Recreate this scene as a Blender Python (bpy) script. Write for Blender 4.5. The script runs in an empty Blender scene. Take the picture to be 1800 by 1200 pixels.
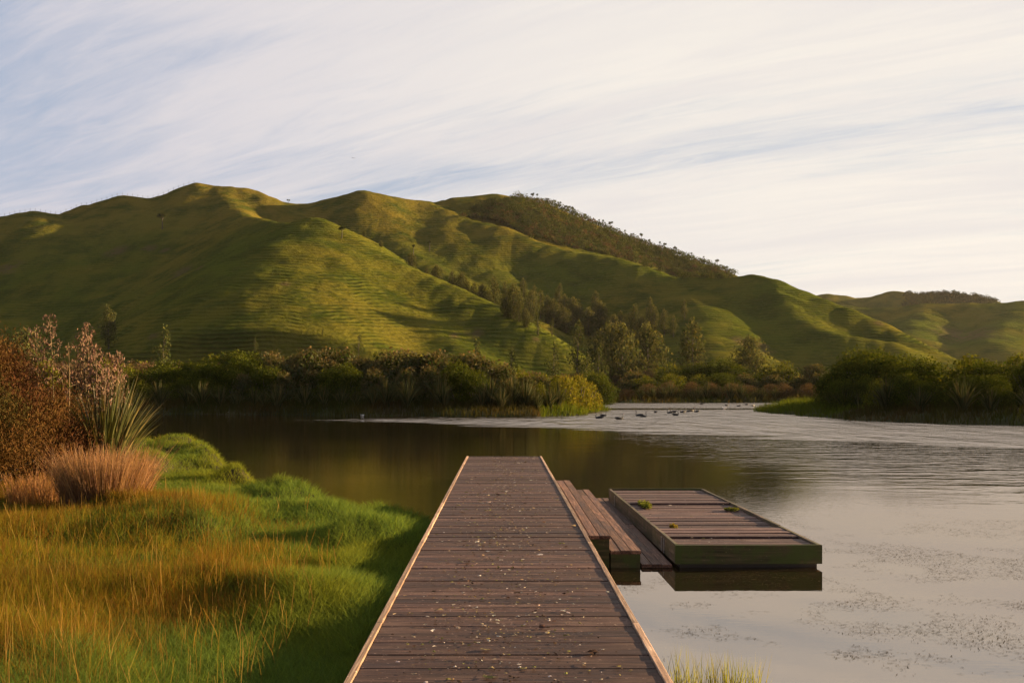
import bpy, math, random
import numpy as np
from mathutils import Vector, Matrix, noise as mnoise
R = math.radians
random.seed(7); RNG = np.random.default_rng(7)
sc = bpy.context.scene
COL = sc.collection

# ---------------------------------------------------------------- camera
F = 1750.0; VX, VY = 884.0, 684.0; CZ = 2.17          # focal length in photo pixels, vanishing point, eye height over the water
cd = bpy.data.cameras.new('camera'); cam = bpy.data.objects.new('camera', cd); COL.objects.link(cam)
cd.sensor_width = 36; cd.lens = 36 * F / 1800; cd.shift_x = 16 / 1800; cd.shift_y = 84 / 1800
cd.clip_start = 0.1; cd.clip_end = 8000
cam.location = (0, 0, CZ); cam.rotation_euler = (R(90), 0, 0)
sc.camera = cam
# ---------------------------------------------------------------- sky and sun
SUN_AZ, SUN_EL = R(79), R(11.0)        # azimuth to the right of the view direction (+Y)
sdir = Vector((math.sin(SUN_AZ) * math.cos(SUN_EL), math.cos(SUN_AZ) * math.cos(SUN_EL), math.sin(SUN_EL)))
w = bpy.data.worlds.new("World"); sc.world = w; w.use_nodes = True
nt = w.node_tree; nt.nodes.clear()
def N(nt, t, **kw):
    n = nt.nodes.new(t)
    for k, v in kw.items():
        if k.startswith('i_'):
            key = k[2:]; key = int(key) if key.isdigit() else key.replace('_', ' ')
            n.inputs[key].default_value = v
        else: setattr(n, k, v)
    return n
def mth(nt, op, a, b=None, c=None, clamp=False):
    n = nt.nodes.new('ShaderNodeMath'); n.operation = op; n.use_clamp = clamp
    for i, v in enumerate((a, b, c)):
        if v is None: continue
        if isinstance(v, (int, float)): n.inputs[i].default_value = v
        else: nt.links.new(v, n.inputs[i])
    return n.outputs[0]
def mixc(nt, f, a, b, blend='MIX'):
    n = nt.nodes.new('ShaderNodeMix'); n.data_type = 'RGBA'; n.blend_type = blend
    for i, v in ((0, f), (6, a), (7, b)):
        if isinstance(v, (int, float)): n.inputs[i].default_value = v
        elif isinstance(v, tuple): n.inputs[i].default_value = (*v, 1) if len(v) == 3 else v
        else: nt.links.new(v, n.inputs[i])
    return n.outputs[2]
def ramp(nt, f, stops, interp='LINEAR'):
    n = nt.nodes.new('ShaderNodeValToRGB'); n.color_ramp.interpolation = interp
    e = n.color_ramp.elements
    while len(e) < len(stops): e.new(0.5)
    for k, (p, c) in enumerate(stops):
        e[k].position = p; e[k].color = (c, c, c, 1) if isinstance(c, (int, float)) else (*c, 1)
    nt.links.new(f, n.inputs[0]); return n.outputs[0]
def smap(nt, v, a, b, c=0.0, d=1.0):
    n = nt.nodes.new('ShaderNodeMapRange'); n.interpolation_type = 'SMOOTHSTEP'
    nt.links.new(v, n.inputs[0])
    for i, q in enumerate((a, b, c, d)): n.inputs[i + 1].default_value = q
    return n.outputs[0]
sky = N(nt, 'ShaderNodeTexSky', sky_type='NISHITA', sun_disc=False, sun_elevation=SUN_EL, sun_rotation=SUN_AZ,
        air_density=1.0, dust_density=2.0, ozone_density=1.5)
tc = N(nt, 'ShaderNodeTexCoord'); sp = N(nt, 'ShaderNodeSeparateXYZ'); nt.links.new(tc.outputs['Generated'], sp.inputs[0])
zz = mth(nt, 'ADD', mth(nt, 'MAXIMUM', sp.outputs[2], 0.0), 0.10)
cb = N(nt, 'ShaderNodeCombineXYZ')
nt.links.new(mth(nt, 'DIVIDE', sp.outputs[0], zz), cb.inputs[0]); nt.links.new(mth(nt, 'DIVIDE', sp.outputs[1], zz), cb.inputs[1])
rot = N(nt, 'ShaderNodeMapping'); rot.inputs['Rotation'].default_value = (0, 0, R(-146)); nt.links.new(cb.outputs[0], rot.inputs[0])
wn = N(nt, 'ShaderNodeTexNoise', i_Scale=0.45, i_Detail=3.0); nt.links.new(rot.outputs[0], wn.inputs['Vector'])
wv = N(nt, 'ShaderNodeVectorMath', operation='MULTIPLY_ADD'); nt.links.new(wn.outputs['Color'], wv.inputs[0]); wv.inputs[1].default_value = (0.35, 0.35, 0); nt.links.new(rot.outputs[0], wv.inputs[2])
def cloud(scx, scy, off, det, rough=0.55, dist=0.0):
    m = N(nt, 'ShaderNodeMapping'); m.inputs['Scale'].default_value = (scx, scy, 1); m.inputs['Location'].default_value = off
    nt.links.new(wv.outputs[0], m.inputs[0])
    n = N(nt, 'ShaderNodeTexNoise', i_Scale=1.0, i_Detail=det, i_Roughness=rough, i_Distortion=dist); nt.links.new(m.outputs[0], n.inputs['Vector'])
    return n.outputs['Fac']
big = cloud(0.30, 1.1, (3.1, 1.7, 0), 4.0)
mid = cloud(0.7, 3.6, (7.3, 4.2, 0), 7.0, 0.62, 0.5)
fine = cloud(2.4, 15.0, (1.3, 9.2, 0), 7.0, 0.7, 0.8)
den = mth(nt, 'ADD', mth(nt, 'MULTIPLY', big, 0.95), mth(nt, 'ADD', mth(nt, 'MULTIPLY', mid, 0.62), mth(nt, 'MULTIPLY', fine, 0.42)))
sd_ = N(nt, 'ShaderNodeVectorMath', operation='DOT_PRODUCT'); nt.links.new(tc.outputs['Generated'], sd_.inputs[0]); sd_.inputs[1].default_value = tuple(sdir)
prox = smap(nt, sd_.outputs['Value'], -0.42, 0.50)          # nearer the sun: warmer, thicker veil
den2 = mth(nt, 'ADD', den, mth(nt, 'MULTIPLY', prox, 0.24))
den2 = mth(nt, 'SUBTRACT', den2, 0.07)
cf = smap(nt, den2, 0.68, 1.20)
lowveil = smap(nt, sp.outputs[2], 0.30, 0.03)
cf = mth(nt, 'MAXIMUM', cf, mth(nt, 'MULTIPLY', lowveil, 0.62))
cf = mth(nt, 'MULTIPLY', cf, 0.94)
ccol = mixc(nt, prox, (6.0, 5.9, 6.9), (9.1, 8.7, 7.9))
shade = smap(nt, mid, 0.35, 0.68)
ccol = mixc(nt, mth(nt, 'MULTIPLY', shade, 0.55), ccol, (6.9, 6.75, 7.0))
blue = mixc(nt, 0.6, sky.outputs[0], (4.6, 5.8, 8.0))
skyc = mixc(nt, cf, blue, ccol)
away = smap(nt, sp.outputs[1], 0.05, -0.6)          # unseen sky behind the camera dimmed on purpose to deepen the shade
skyc = mixc(nt, away, skyc, mixc(nt, 1.0, skyc, (0.42, 0.44, 0.50), 'MULTIPLY'))
bg = N(nt, 'ShaderNodeBackground', i_Strength=0.050); skyc = mixc(nt, 1.0, skyc, (0.555, 0.54, 0.53), 'MULTIPLY'); nt.links.new(skyc, bg.inputs[0])
ow = N(nt, 'ShaderNodeOutputWorld'); nt.links.new(bg.outputs[0], ow.inputs[0])
sl = bpy.data.lights.new('sun', 'SUN'); sl.energy = 5.0; sl.angle = R(0.6); sl.color = (1.0, 0.68, 0.36)
so = bpy.data.objects.new('sun', sl); COL.objects.link(so); so.location = (60, 30, 40)
so.rotation_euler = sdir.to_track_quat('Z', 'Y').to_euler()
vs = sc.view_settings; vs.view_transform = 'Standard'; vs.look = 'None'; vs.exposure = 1.95; vs.gamma = 1; vs.use_curve_mapping = False

# ---------------------------------------------------------------- helpers
def tag(o, label=None, cat=None, group=None, kind=None):
    if label: o['label'] = label
    if cat: o['category'] = cat
    if group: o['group'] = group
    if kind: o['kind'] = kind
    return o
def empty(name, loc=(0, 0, 0), rz=0, label=None, cat=None, group=None):
    o = bpy.data.objects.new(name, None); COL.objects.link(o); o.location = loc; o.rotation_euler = (0, 0, rz)
    o.empty_display_size = 0.2
    return tag(o, label, cat, group)
def npmesh(name, V, faces, mat, parent=None, col=None, smooth=False, attrs=None):
    """V (n,3); faces: list of (m,k) int arrays."""
    me = bpy.data.meshes.new(name)
    V = np.asarray(V, np.float32); me.vertices.add(len(V)); me.vertices.foreach_set('co', V.ravel())
    faces = [np.asarray(f, np.int32) for f in faces if len(f)]
    tot = sum(f.size for f in faces); npoly = sum(len(f) for f in faces)
    me.loops.add(tot); me.loops.foreach_set('vertex_index', np.concatenate([f.ravel() for f in faces]))
    sizes = np.concatenate([np.full(len(f), f.shape[1], np.int32) for f in faces])
    st = np.concatenate([[0], np.cumsum(sizes)[:-1]]).astype(np.int32)
    me.polygons.add(npoly); me.polygons.foreach_set('loop_start', st)
    try: me.polygons.foreach_set('loop_total', sizes)
    except Exception: pass
    me.polygons.foreach_set('use_smooth', np.full(npoly, bool(smooth)))
    if col is not None:
        a = me.color_attributes.new('Col', 'FLOAT_COLOR', 'POINT')
        c4 = np.ones((len(V), 4), np.float32); c4[:, :3] = col; a.data.foreach_set('color', c4.ravel())
    for k, v in (attrs or {}).items():
        a = me.attributes.new(k, 'FLOAT', 'POINT'); a.data.foreach_set('value', np.asarray(v, np.float32))
    me.update(calc_edges=True); me.validate()
    me.materials.append(mat)
    o = bpy.data.objects.new(name, me); COL.objects.link(o)
    if parent: o.parent = parent
    return o
KIDS = {}
def copy_tree(src, parent=None):
    c = src.copy(); COL.objects.link(c)
    if parent: c.parent = parent; c.matrix_parent_inverse = src.matrix_parent_inverse
    for ch in list(src.children):
        copy_tree(ch, c)
    return c
# value noise
_P = np.random.default_rng(11).random((256, 256)).astype(np.float64)
def vnoise(x, y):
    xi = np.floor(x).astype(int); yi = np.floor(y).astype(int); fx = x - xi; fy = y - yi
    fx = fx * fx * (3 - 2 * fx); fy = fy * fy * (3 - 2 * fy)
    g = lambda a, b: _P[a & 255, b & 255]
    return (g(xi, yi) * (1 - fx) + g(xi + 1, yi) * fx) * (1 - fy) + (g(xi, yi + 1) * (1 - fx) + g(xi + 1, yi + 1) * fx) * fy
def fbm(x, y, o=4):
    s = 0; a = 0.5; t = 0
    for k in range(o):
        s = s + a * vnoise(x * 2 ** k + 17.3 * k, y * 2 ** k + 9.1 * k); t += a; a *= 0.5
    return s / t - 0.5
def px(x, y, Y):       # photo pixel + depth -> world point
    return ((x - VX) / F * Y, Y, CZ + (VY - y) / F * Y)
def sdpoly(X, Y, poly):  # signed distance, > 0 outside the polygon
    P = np.array(poly, float); Q = np.roll(P, -1, 0); d = np.full(X.shape, 1e9); ins = np.zeros(X.shape, bool)
    for (ax, ay), (bx, by) in zip(P, Q):
        ex, ey = bx - ax, by - ay; L = ex * ex + ey * ey + 1e-12
        t = np.clip(((X - ax) * ex + (Y - ay) * ey) / L, 0, 1)
        d = np.minimum(d, np.hypot(X - ax - t * ex, Y - ay - t * ey))
        c = ((ay > Y) != (by > Y)) & (X < (bx - ax) * (Y - ay) / (by - ay + 1e-12) + ax)
        ins ^= c
    return np.where(ins, -d, d)

# ---------------------------------------------------------------- materials
def newmat(name):
    m = bpy.data.materials.new(name); m.use_nodes = True; nt = m.node_tree; nt.nodes.clear()
    out = nt.nodes.new('ShaderNodeOutputMaterial'); return m, nt, out
def foliage_mat(name, transl=0.35, gloss=0.0, tint=(1, 1, 1), tcol=(1.15, 1.05, 0.5)):
    m, nt, out = newmat(name)
    a = N(nt, 'ShaderNodeVertexColor', layer_name='Col')
    c = mixc(nt, 1.0, a.outputs[0], tint, 'MULTIPLY')
    d = N(nt, 'ShaderNodeBsdfDiffuse'); nt.links.new(c, d.inputs[0])
    t = N(nt, 'ShaderNodeBsdfTranslucent'); nt.links.new(mixc(nt, 1.0, c, tcol, 'MULTIPLY'), t.inputs[0])
    mx = N(nt, 'ShaderNodeMixShader', i_0=transl); nt.links.new(d.outputs[0], mx.inputs[1]); nt.links.new(t.outputs[0], mx.inputs[2])
    last = mx.outputs[0]
    if gloss:
        g = N(nt, 'ShaderNodeBsdfGlossy', i_Roughness=0.45); g.inputs[0].default_value = (0.9, 0.85, 0.8, 1)
        m2 = N(nt, 'ShaderNodeMixShader', i_0=gloss); nt.links.new(last, m2.inputs[1]); nt.links.new(g.outputs[0], m2.inputs[2]); last = m2.outputs[0]
    nt.links.new(last, out.inputs[0]); return m
M_LEAF = foliage_mat('leaf', 0.30)
M_GRASS = foliage_mat('grass_blade', 0.5)
M_STRAP = foliage_mat('strap_leaf', 0.22, 0.05)
M_TWIG = foliage_mat('twig', 0.12)
def plain(name, col, rough=0.8, nscale=12.0, namt=0.35, bump=0.0):
    m, nt, out = newmat(name)
    b = N(nt, 'ShaderNodeBsdfPrincipled', i_Roughness=rough)
    g = N(nt, 'ShaderNodeTexCoord'); n = N(nt, 'ShaderNodeTexNoise', i_Scale=nscale, i_Detail=5.0); nt.links.new(g.outputs['Object'], n.inputs['Vector'])
    c = mixc(nt, n.outputs['Fac'], tuple(q * (1 - namt) for q in col), tuple(q * (1 + namt) for q in col)); nt.links.new(c, b.inputs['Base Color'])
    if bump:
        bp = N(nt, 'ShaderNodeBump', i_Strength=bump, i_Distance=0.02); nt.links.new(n.outputs['Fac'], bp.inputs['Height']); nt.links.new(bp.outputs[0], b.inputs['Normal'])
    nt.links.new(b.outputs[0], out.inputs[0]); return m
M_BARK = plain('bark', (0.055, 0.045, 0.035), 0.9, 6, 0.4)
M_BIRD = plain('black_feathers', (0.010, 0.010, 0.011), 0.6, 30, 0.3)
M_WHITE = plain('white_feathers', (0.75, 0.74, 0.72), 0.6, 30, 0.1)
M_BEAK = plain('red_beak', (0.35, 0.03, 0.02), 0.4, 30, 0.1)
def wood_mat(name, axis, base, dark, light, moss=None, gs=1.0, rough=0.75):
    """weathered timber, grain along axis (0 = x, 1 = y)."""
    m, nt, out = newmat(name)
    b = N(nt, 'ShaderNodeBsdfPrincipled'); b.inputs['Specular IOR Level'].default_value = 0.22
    g = N(nt, 'ShaderNodeTexCoord'); a = N(nt, 'ShaderNodeVertexColor', layer_name='Col')
    sa = N(nt, 'ShaderNodeSeparateColor'); nt.links.new(a.outputs[0], sa.inputs[0])
    off = N(nt, 'ShaderNodeVectorMath', operation='MULTIPLY_ADD'); nt.links.new(a.outputs[0], off.inputs[0]); off.inputs[1].default_value = (37, 0, 53); nt.links.new(g.outputs['Object'], off.inputs[2])
    mp = N(nt, 'ShaderNodeMapping'); s = [60.0 * gs, 60.0 * gs, 60.0 * gs]; s[axis] = 2.2 * gs; mp.inputs['Scale'].default_value = s
    nt.links.new(off.outputs[0], mp.inputs[0])
    n1 = N(nt, 'ShaderNodeTexNoise', i_Scale=1.0, i_Detail=6.0, i_Roughness=0.65, i_Distortion=0.3); nt.links.new(mp.outputs[0], n1.inputs['Vector'])
    mp2 = N(nt, 'ShaderNodeMapping'); s = [9.0, 9.0, 9.0]; s[axis] = 1.6; mp2.inputs['Scale'].default_value = s; nt.links.new(off.outputs[0], mp2.inputs[0])
    n2 = N(nt, 'ShaderNodeTexNoise', i_Scale=1.0, i_Detail=6.0, i_Roughness=0.6); nt.links.new(mp2.outputs[0], n2.inputs['Vector'])
    n3 = N(nt, 'ShaderNodeTexNoise', i_Scale=38.0, i_Detail=3.0); nt.links.new(g.outputs['Object'], n3.inputs['Vector'])
    c = mixc(nt, smap(nt, n1.outputs['Fac'], 0.36, 0.66), dark, base)
    c = mixc(nt, mth(nt, 'MULTIPLY', smap(nt, n1.outputs['Fac'], 0.56, 0.72), 0.7), c, light)
    c = mixc(nt, mth(nt, 'MULTIPLY', smap(nt, n2.outputs['Fac'], 0.5, 0.72), 0.45), c, light)
    c = mixc(nt, mth(nt, 'MULTIPLY', smap(nt, n2.outputs['Fac'], 0.48, 0.28), 0.6), c, dark)
    c = mixc(nt, mth(nt, 'MULTIPLY', smap(nt, n3.outputs['Fac'], 0.64, 0.72), 0.5), c, tuple(min(1, q * 1.9) for q in light))
    if moss:
        n4 = N(nt, 'ShaderNodeTexNoise', i_Scale=3.0, i_Detail=7.0, i_Roughness=0.7); nt.links.new(g.outputs['Object'], n4.inputs['Vector'])
        c = mixc(nt, smap(nt, n4.outputs['Fac'], 0.40, 0.60), c, moss)
    c = mixc(nt, 1.0, c, ramp(nt, sa.outputs[1], [(0, (0.62, 0.60, 0.61)), (0.5, (1, 0.98, 0.97)), (1, (1.42, 1.36, 1.36))]), 'MULTIPLY')
    nt.links.new(c, b.inputs['Base Color'])
    nt.links.new(smap(nt, n2.outputs['Fac'], 0.3, 0.7, rough - 0.12, rough + 0.12), b.inputs['Roughness'])
    h = mth(nt, 'ADD', n1.outputs['Fac'], mth(nt, 'MULTIPLY', n2.outputs['Fac'], 0.2))
    bp = N(nt, 'ShaderNodeBump', i_Strength=0.55, i_Distance=0.006); nt.links.new(h, bp.inputs['Height']); nt.links.new(bp.outputs[0], b.inputs['Normal'])
    nt.links.new(b.outputs[0], out.inputs[0]); return m
M_DECK = wood_mat('deck_timber', 0, (0.084, 0.045, 0.035), (0.025, 0.014, 0.011), (0.165, 0.112, 0.092))
M_TRIM = wood_mat('trim_timber', 1, (0.36, 0.25, 0.17), (0.17, 0.11, 0.07), (0.50, 0.38, 0.27))
M_STEP = wood_mat('step_timber', 1, (0.15, 0.082, 0.055), (0.05, 0.028, 0.022), (0.27, 0.17, 0.12))
M_SIDE = wood_mat('mossy_timber', 0, (0.065, 0.055, 0.026), (0.022, 0.024, 0.010), (0.11, 0.09, 0.05), moss=(0.035, 0.050, 0.012), gs=0.5)
M_SIDEY = wood_mat('mossy_side_timber', 1, (0.15, 0.115, 0.08), (0.05, 0.04, 0.025), (0.24, 0.19, 0.13), moss=(0.075, 0.070, 0.035), gs=0.5)
M_PLAT = wood_mat('platform_timber', 0, (0.12, 0.075, 0.065), (0.045, 0.028, 0.026), (0.22, 0.16, 0.14))
M_POST = plain('wet_post', (0.03, 0.025, 0.018), 0.6, 8, 0.4)
M_METAL = plain('dull_galvanised', (0.22, 0.21, 0.19), 0.5, 20, 0.3)
M_LITTER = foliage_mat('litter', 0.1)

def grass_ground(name, c1, c2, c3, scale):
    m, nt, out = newmat(name)
    b = N(nt, 'ShaderNodeBsdfPrincipled', i_Roughness=0.95); b.inputs['Specular IOR Level'].default_value = 0.1
    g = N(nt, 'ShaderNodeTexCoord')
    n1 = N(nt, 'ShaderNodeTexNoise', i_Scale=scale, i_Detail=8.0, i_Roughness=0.65); nt.links.new(g.outputs['Object'], n1.inputs['Vector'])
    n2 = N(nt, 'ShaderNodeTexNoise', i_Scale=scale * 9, i_Detail=6.0); nt.links.new(g.outputs['Object'], n2.inputs['Vector'])
    c = mixc(nt, smap(nt, n1.outputs['Fac'], 0.35, 0.65), c1, c2); c = mixc(nt, smap(nt, n2.outputs['Fac'], 0.5, 0.7), c, c3)
    nt.links.new(c, b.inputs['Base Color'])
    bp = N(nt, 'ShaderNodeBump', i_Strength=0.8, i_Distance=0.1); nt.links.new(n2.outputs['Fac'], bp.inputs['Height']); nt.links.new(bp.outputs[0], b.inputs['Normal'])
    nt.links.new(b.outputs[0], out.inputs[0]); return m
M_SOIL = grass_ground('bank_soil', (0.022, 0.026, 0.010), (0.035, 0.028, 0.014), (0.045, 0.035, 0.016), 0.8)
M_MARSH = grass_ground('marsh_soil', (0.018, 0.026, 0.008), (0.045, 0.038, 0.016), (0.035, 0.045, 0.012), 0.15)

def hill_mat():
    m, nt, out = newmat('hill_grass')
    b = N(nt, 'ShaderNodeBsdfPrincipled', i_Roughness=0.95); b.inputs['Specular IOR Level'].default_value = 0.0
    
    g = N(nt, 'ShaderNodeNewGeometry'); P = g.outputs['Position']
    sp = N(nt, 'ShaderNodeSeparateXYZ'); nt.links.new(P, sp.inputs[0])
    def noi(s, d=5.0, r=0.6, dist=0.0):
        n = N(nt, 'ShaderNodeTexNoise', i_Scale=s, i_Detail=d, i_Roughness=r, i_Distortion=dist); nt.links.new(P, n.inputs['Vector']); return n.outputs['Fac']
    np1 = noi(0.028, 1.5, 0.5); np2 = noi(0.13, 2.0, 0.5); n1 = noi(0.012, 5); n2 = noi(0.06, 6, 0.65); n3 = noi(0.6, 5, 0.7); n4 = noi(0.16, 3)
    # terracettes: little treads trodden along the contours
    ph = mth(nt, 'ADD', mth(nt, 'MULTIPLY', sp.outputs[2], 0.80), mth(nt, 'ADD', mth(nt, 'MULTIPLY', np1, 4.5), mth(nt, 'MULTIPLY', np2, 1.3)))
    fr = mth(nt, 'FRACT', ph)
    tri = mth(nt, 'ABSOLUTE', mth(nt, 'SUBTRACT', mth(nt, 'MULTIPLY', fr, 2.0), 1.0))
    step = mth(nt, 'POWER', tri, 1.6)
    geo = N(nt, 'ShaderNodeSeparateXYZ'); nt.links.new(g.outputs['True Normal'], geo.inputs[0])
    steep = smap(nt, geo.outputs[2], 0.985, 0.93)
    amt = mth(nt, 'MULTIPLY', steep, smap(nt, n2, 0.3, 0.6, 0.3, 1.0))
    c = mixc(nt, smap(nt, n1, 0.38, 0.62), (0.058, 0.074, 0.009), (0.096, 0.084, 0.012))
    c = mixc(nt, mth(nt, 'MULTIPLY', smap(nt, sp.outputs[2], 55.0, 125.0), 0.75), c, (0.125, 0.090, 0.016))  # crests go golden with height: drier grass, and sunlight put into the colour
    c = mixc(nt, smap(nt, n2, 0.40, 0.68), c, (0.036, 0.050, 0.007))
    c = mixc(nt, mth(nt, 'MULTIPLY', smap(nt, n3, 0.5, 0.75), 0.5), c, (0.110, 0.095, 0.018))
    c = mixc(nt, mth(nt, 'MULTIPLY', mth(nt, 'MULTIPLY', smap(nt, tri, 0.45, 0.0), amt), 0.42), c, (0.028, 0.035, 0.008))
    a = N(nt, 'ShaderNodeAttribute', attribute_name='scar')
    sm = mth(nt, 'MULTIPLY', a.outputs['Fac'], smap(nt, mth(nt, 'ADD', n4, mth(nt, 'MULTIPLY', n3, 0.4)), 0.55, 0.72))
    c = mixc(nt, mth(nt, 'MULTIPLY', sm, 0.75), c, (0.080, 0.058, 0.028))
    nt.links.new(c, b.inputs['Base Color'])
    h = mth(nt, 'ADD', mth(nt, 'MULTIPLY', mth(nt, 'MULTIPLY', step, amt), mth(nt, 'MULTIPLY', smap(nt, n2, 0.3, 0.6, 0.35, 0.9), 0.9)), mth(nt, 'ADD', mth(nt, 'MULTIPLY', n3, 0.7), mth(nt, 'MULTIPLY', n4, 1.4)))
    bp = N(nt, 'ShaderNodeBump', i_Strength=1.0, i_Distance=0.75); nt.links.new(h, bp.inputs['Height']); nt.links.new(bp.outputs[0], b.inputs['Normal'])
    nt.links.new(b.outputs[0], out.inputs[0]); return m
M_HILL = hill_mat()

def water_mat():
    m, nt, out = newmat('lake_water')
    b = N(nt, 'ShaderNodeBsdfPrincipled'); b.inputs['Base Color'].default_value = (0.014, 0.0115, 0.006, 1)
    b.inputs['IOR'].default_value = 5.5; b.inputs['Specular Tint'].default_value = (1.0, 0.88, 0.77, 1)
    g = N(nt, 'ShaderNodeNewGeometry'); P = g.outputs['Position']; sp = N(nt, 'ShaderNodeSeparateXYZ'); nt.links.new(P, sp.inputs[0])
    X, Y = sp.outputs[0], sp.outputs[1]
    def noi(sx, sy, d=3.0, r=0.5, off=(0, 0, 0), rz=0):
        mp = N(nt, 'ShaderNodeMapping'); mp.inputs['Scale'].default_value = (sx, sy, 1); mp.inputs['Location'].default_value = off; mp.inputs['Rotation'].default_value = (0, 0, rz); nt.links.new(P, mp.inputs[0])
        n = N(nt, 'ShaderNodeTexNoise', i_Scale=1.0, i_Detail=d, i_Roughness=r); nt.links.new(mp.outputs[0], n.inputs['Vector']); return n.outputs['Fac']
    patch = noi(0.035, 0.09, 4.0, 0.6)
    patch2 = noi(0.10, 0.35, 4.0, 0.6, (5, 3, 0))
    # wind band: near edge runs from (-11,68) towards (17,33); far edge against the shores
    e1 = mth(nt, 'ADD', Y, mth(nt, 'MULTIPLY', mth(nt, 'MAXIMUM', X, -8.0), 1.15))      # ~ 61 + at the near edge
    e1 = mth(nt, 'ADD', e1, mth(nt, 'MULTIPLY', mth(nt, 'SUBTRACT', patch2, 0.5), 16.0))
    near = smap(nt, e1, 57.0, 63.0)
    far = smap(nt, mth(nt, 'ADD', Y, mth(nt, 'ADD', mth(nt, 'MULTIPLY', mth(nt, 'MINIMUM', X, 8.0), -1.6), mth(nt, 'MULTIPLY', mth(nt, 'SUBTRACT', patch, 0.5), 10.0))), 97.0, 90.0)
    left = smap(nt, X, -22.0, 2.0)
    band = mth(nt, 'MULTIPLY', mth(nt, 'MULTIPLY', near, far), left)
    band2 = mth(nt, 'MULTIPLY', smap(nt, Y, 112.0, 120.0), smap(nt, Y, 175.0, 160.0))
    ruf = mth(nt, 'MAXIMUM', band, mth(nt, 'MULTIPLY', band2, 0.9), clamp=True)
    # ripples spreading in front of the band, dying out towards the jetty
    mid = mth(nt, 'MULTIPLY', smap(nt, mth(nt, 'ADD', e1, mth(nt, 'MULTIPLY', mth(nt, 'MAXIMUM', mth(nt, 'SUBTRACT', X, 4.0), 0.0), 0.9)), 30.0, 60.0), smap(nt, X, -2.0, 8.0))
    calm = smap(nt, patch, 0.35, 0.65, 0.55, 1.2)
    r1 = noi(0.45, 1.25, 2.0, 0.5, (0, 0, 0), 0.12); r2 = noi(3.5, 11.0, 3.0, 0.55, (3, 3, 0), 0.15); r4 = noi(1.6, 3.0, 2.0, 0.5, (2, 9, 0), 0.12); r3 = noi(9, 24, 2.0, 0.5, (1, 8, 0), -0.1)
    k = noi(1.7, 0.36, 4.0, 0.75, (8, 1, 0))
    base = mth(nt, 'MULTIPLY', mth(nt, 'ADD', mth(nt, 'MULTIPLY', r2, 0.0022), mth(nt, 'MULTIPLY', r3, 0.0006)), calm)
    hi = mth(nt, 'MULTIPLY', mth(nt, 'ADD', mth(nt, 'MULTIPLY', r1, 0.060), mth(nt, 'MULTIPLY', r4, 0.032)), mid)
    # wind waves: long gentle faces towards the jetty, short steep backs
    wn_ = noi(0.5, 0.16, 3.0, 0.6, (4, 4, 0))
    saw = mth(nt, 'FRACT', mth(nt, 'ADD', mth(nt, 'MULTIPLY', Y, 0.9), mth(nt, 'ADD', mth(nt, 'MULTIPLY', X, 0.2), mth(nt, 'MULTIPLY', wn_, 7.0))))
    hr = mth(nt, 'MULTIPLY', mth(nt, 'ADD', mth(nt, 'MULTIPLY', k, 0.22), mth(nt, 'MULTIPLY', saw, 0.13)), ruf)
    nearfade = smap(nt, Y, 11.0, 26.0, 0.12, 1.0)
    h = mth(nt, 'ADD', mth(nt, 'MULTIPLY', base, nearfade), mth(nt, 'ADD', hi, hr))
    bp = N(nt, 'ShaderNodeBump', i_Strength=1.0, i_Distance=1.0); nt.links.new(h, bp.inputs['Height']); nt.links.new(bp.outputs[0], b.inputs['Normal'])
    nt.links.new(mth(nt, 'ADD', 0.004, mth(nt, 'MULTIPLY', ruf, 0.09)), b.inputs['Roughness'])
    nt.links.new(b.outputs[0], out.inputs[0]); return m
M_WATER = water_mat()

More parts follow.
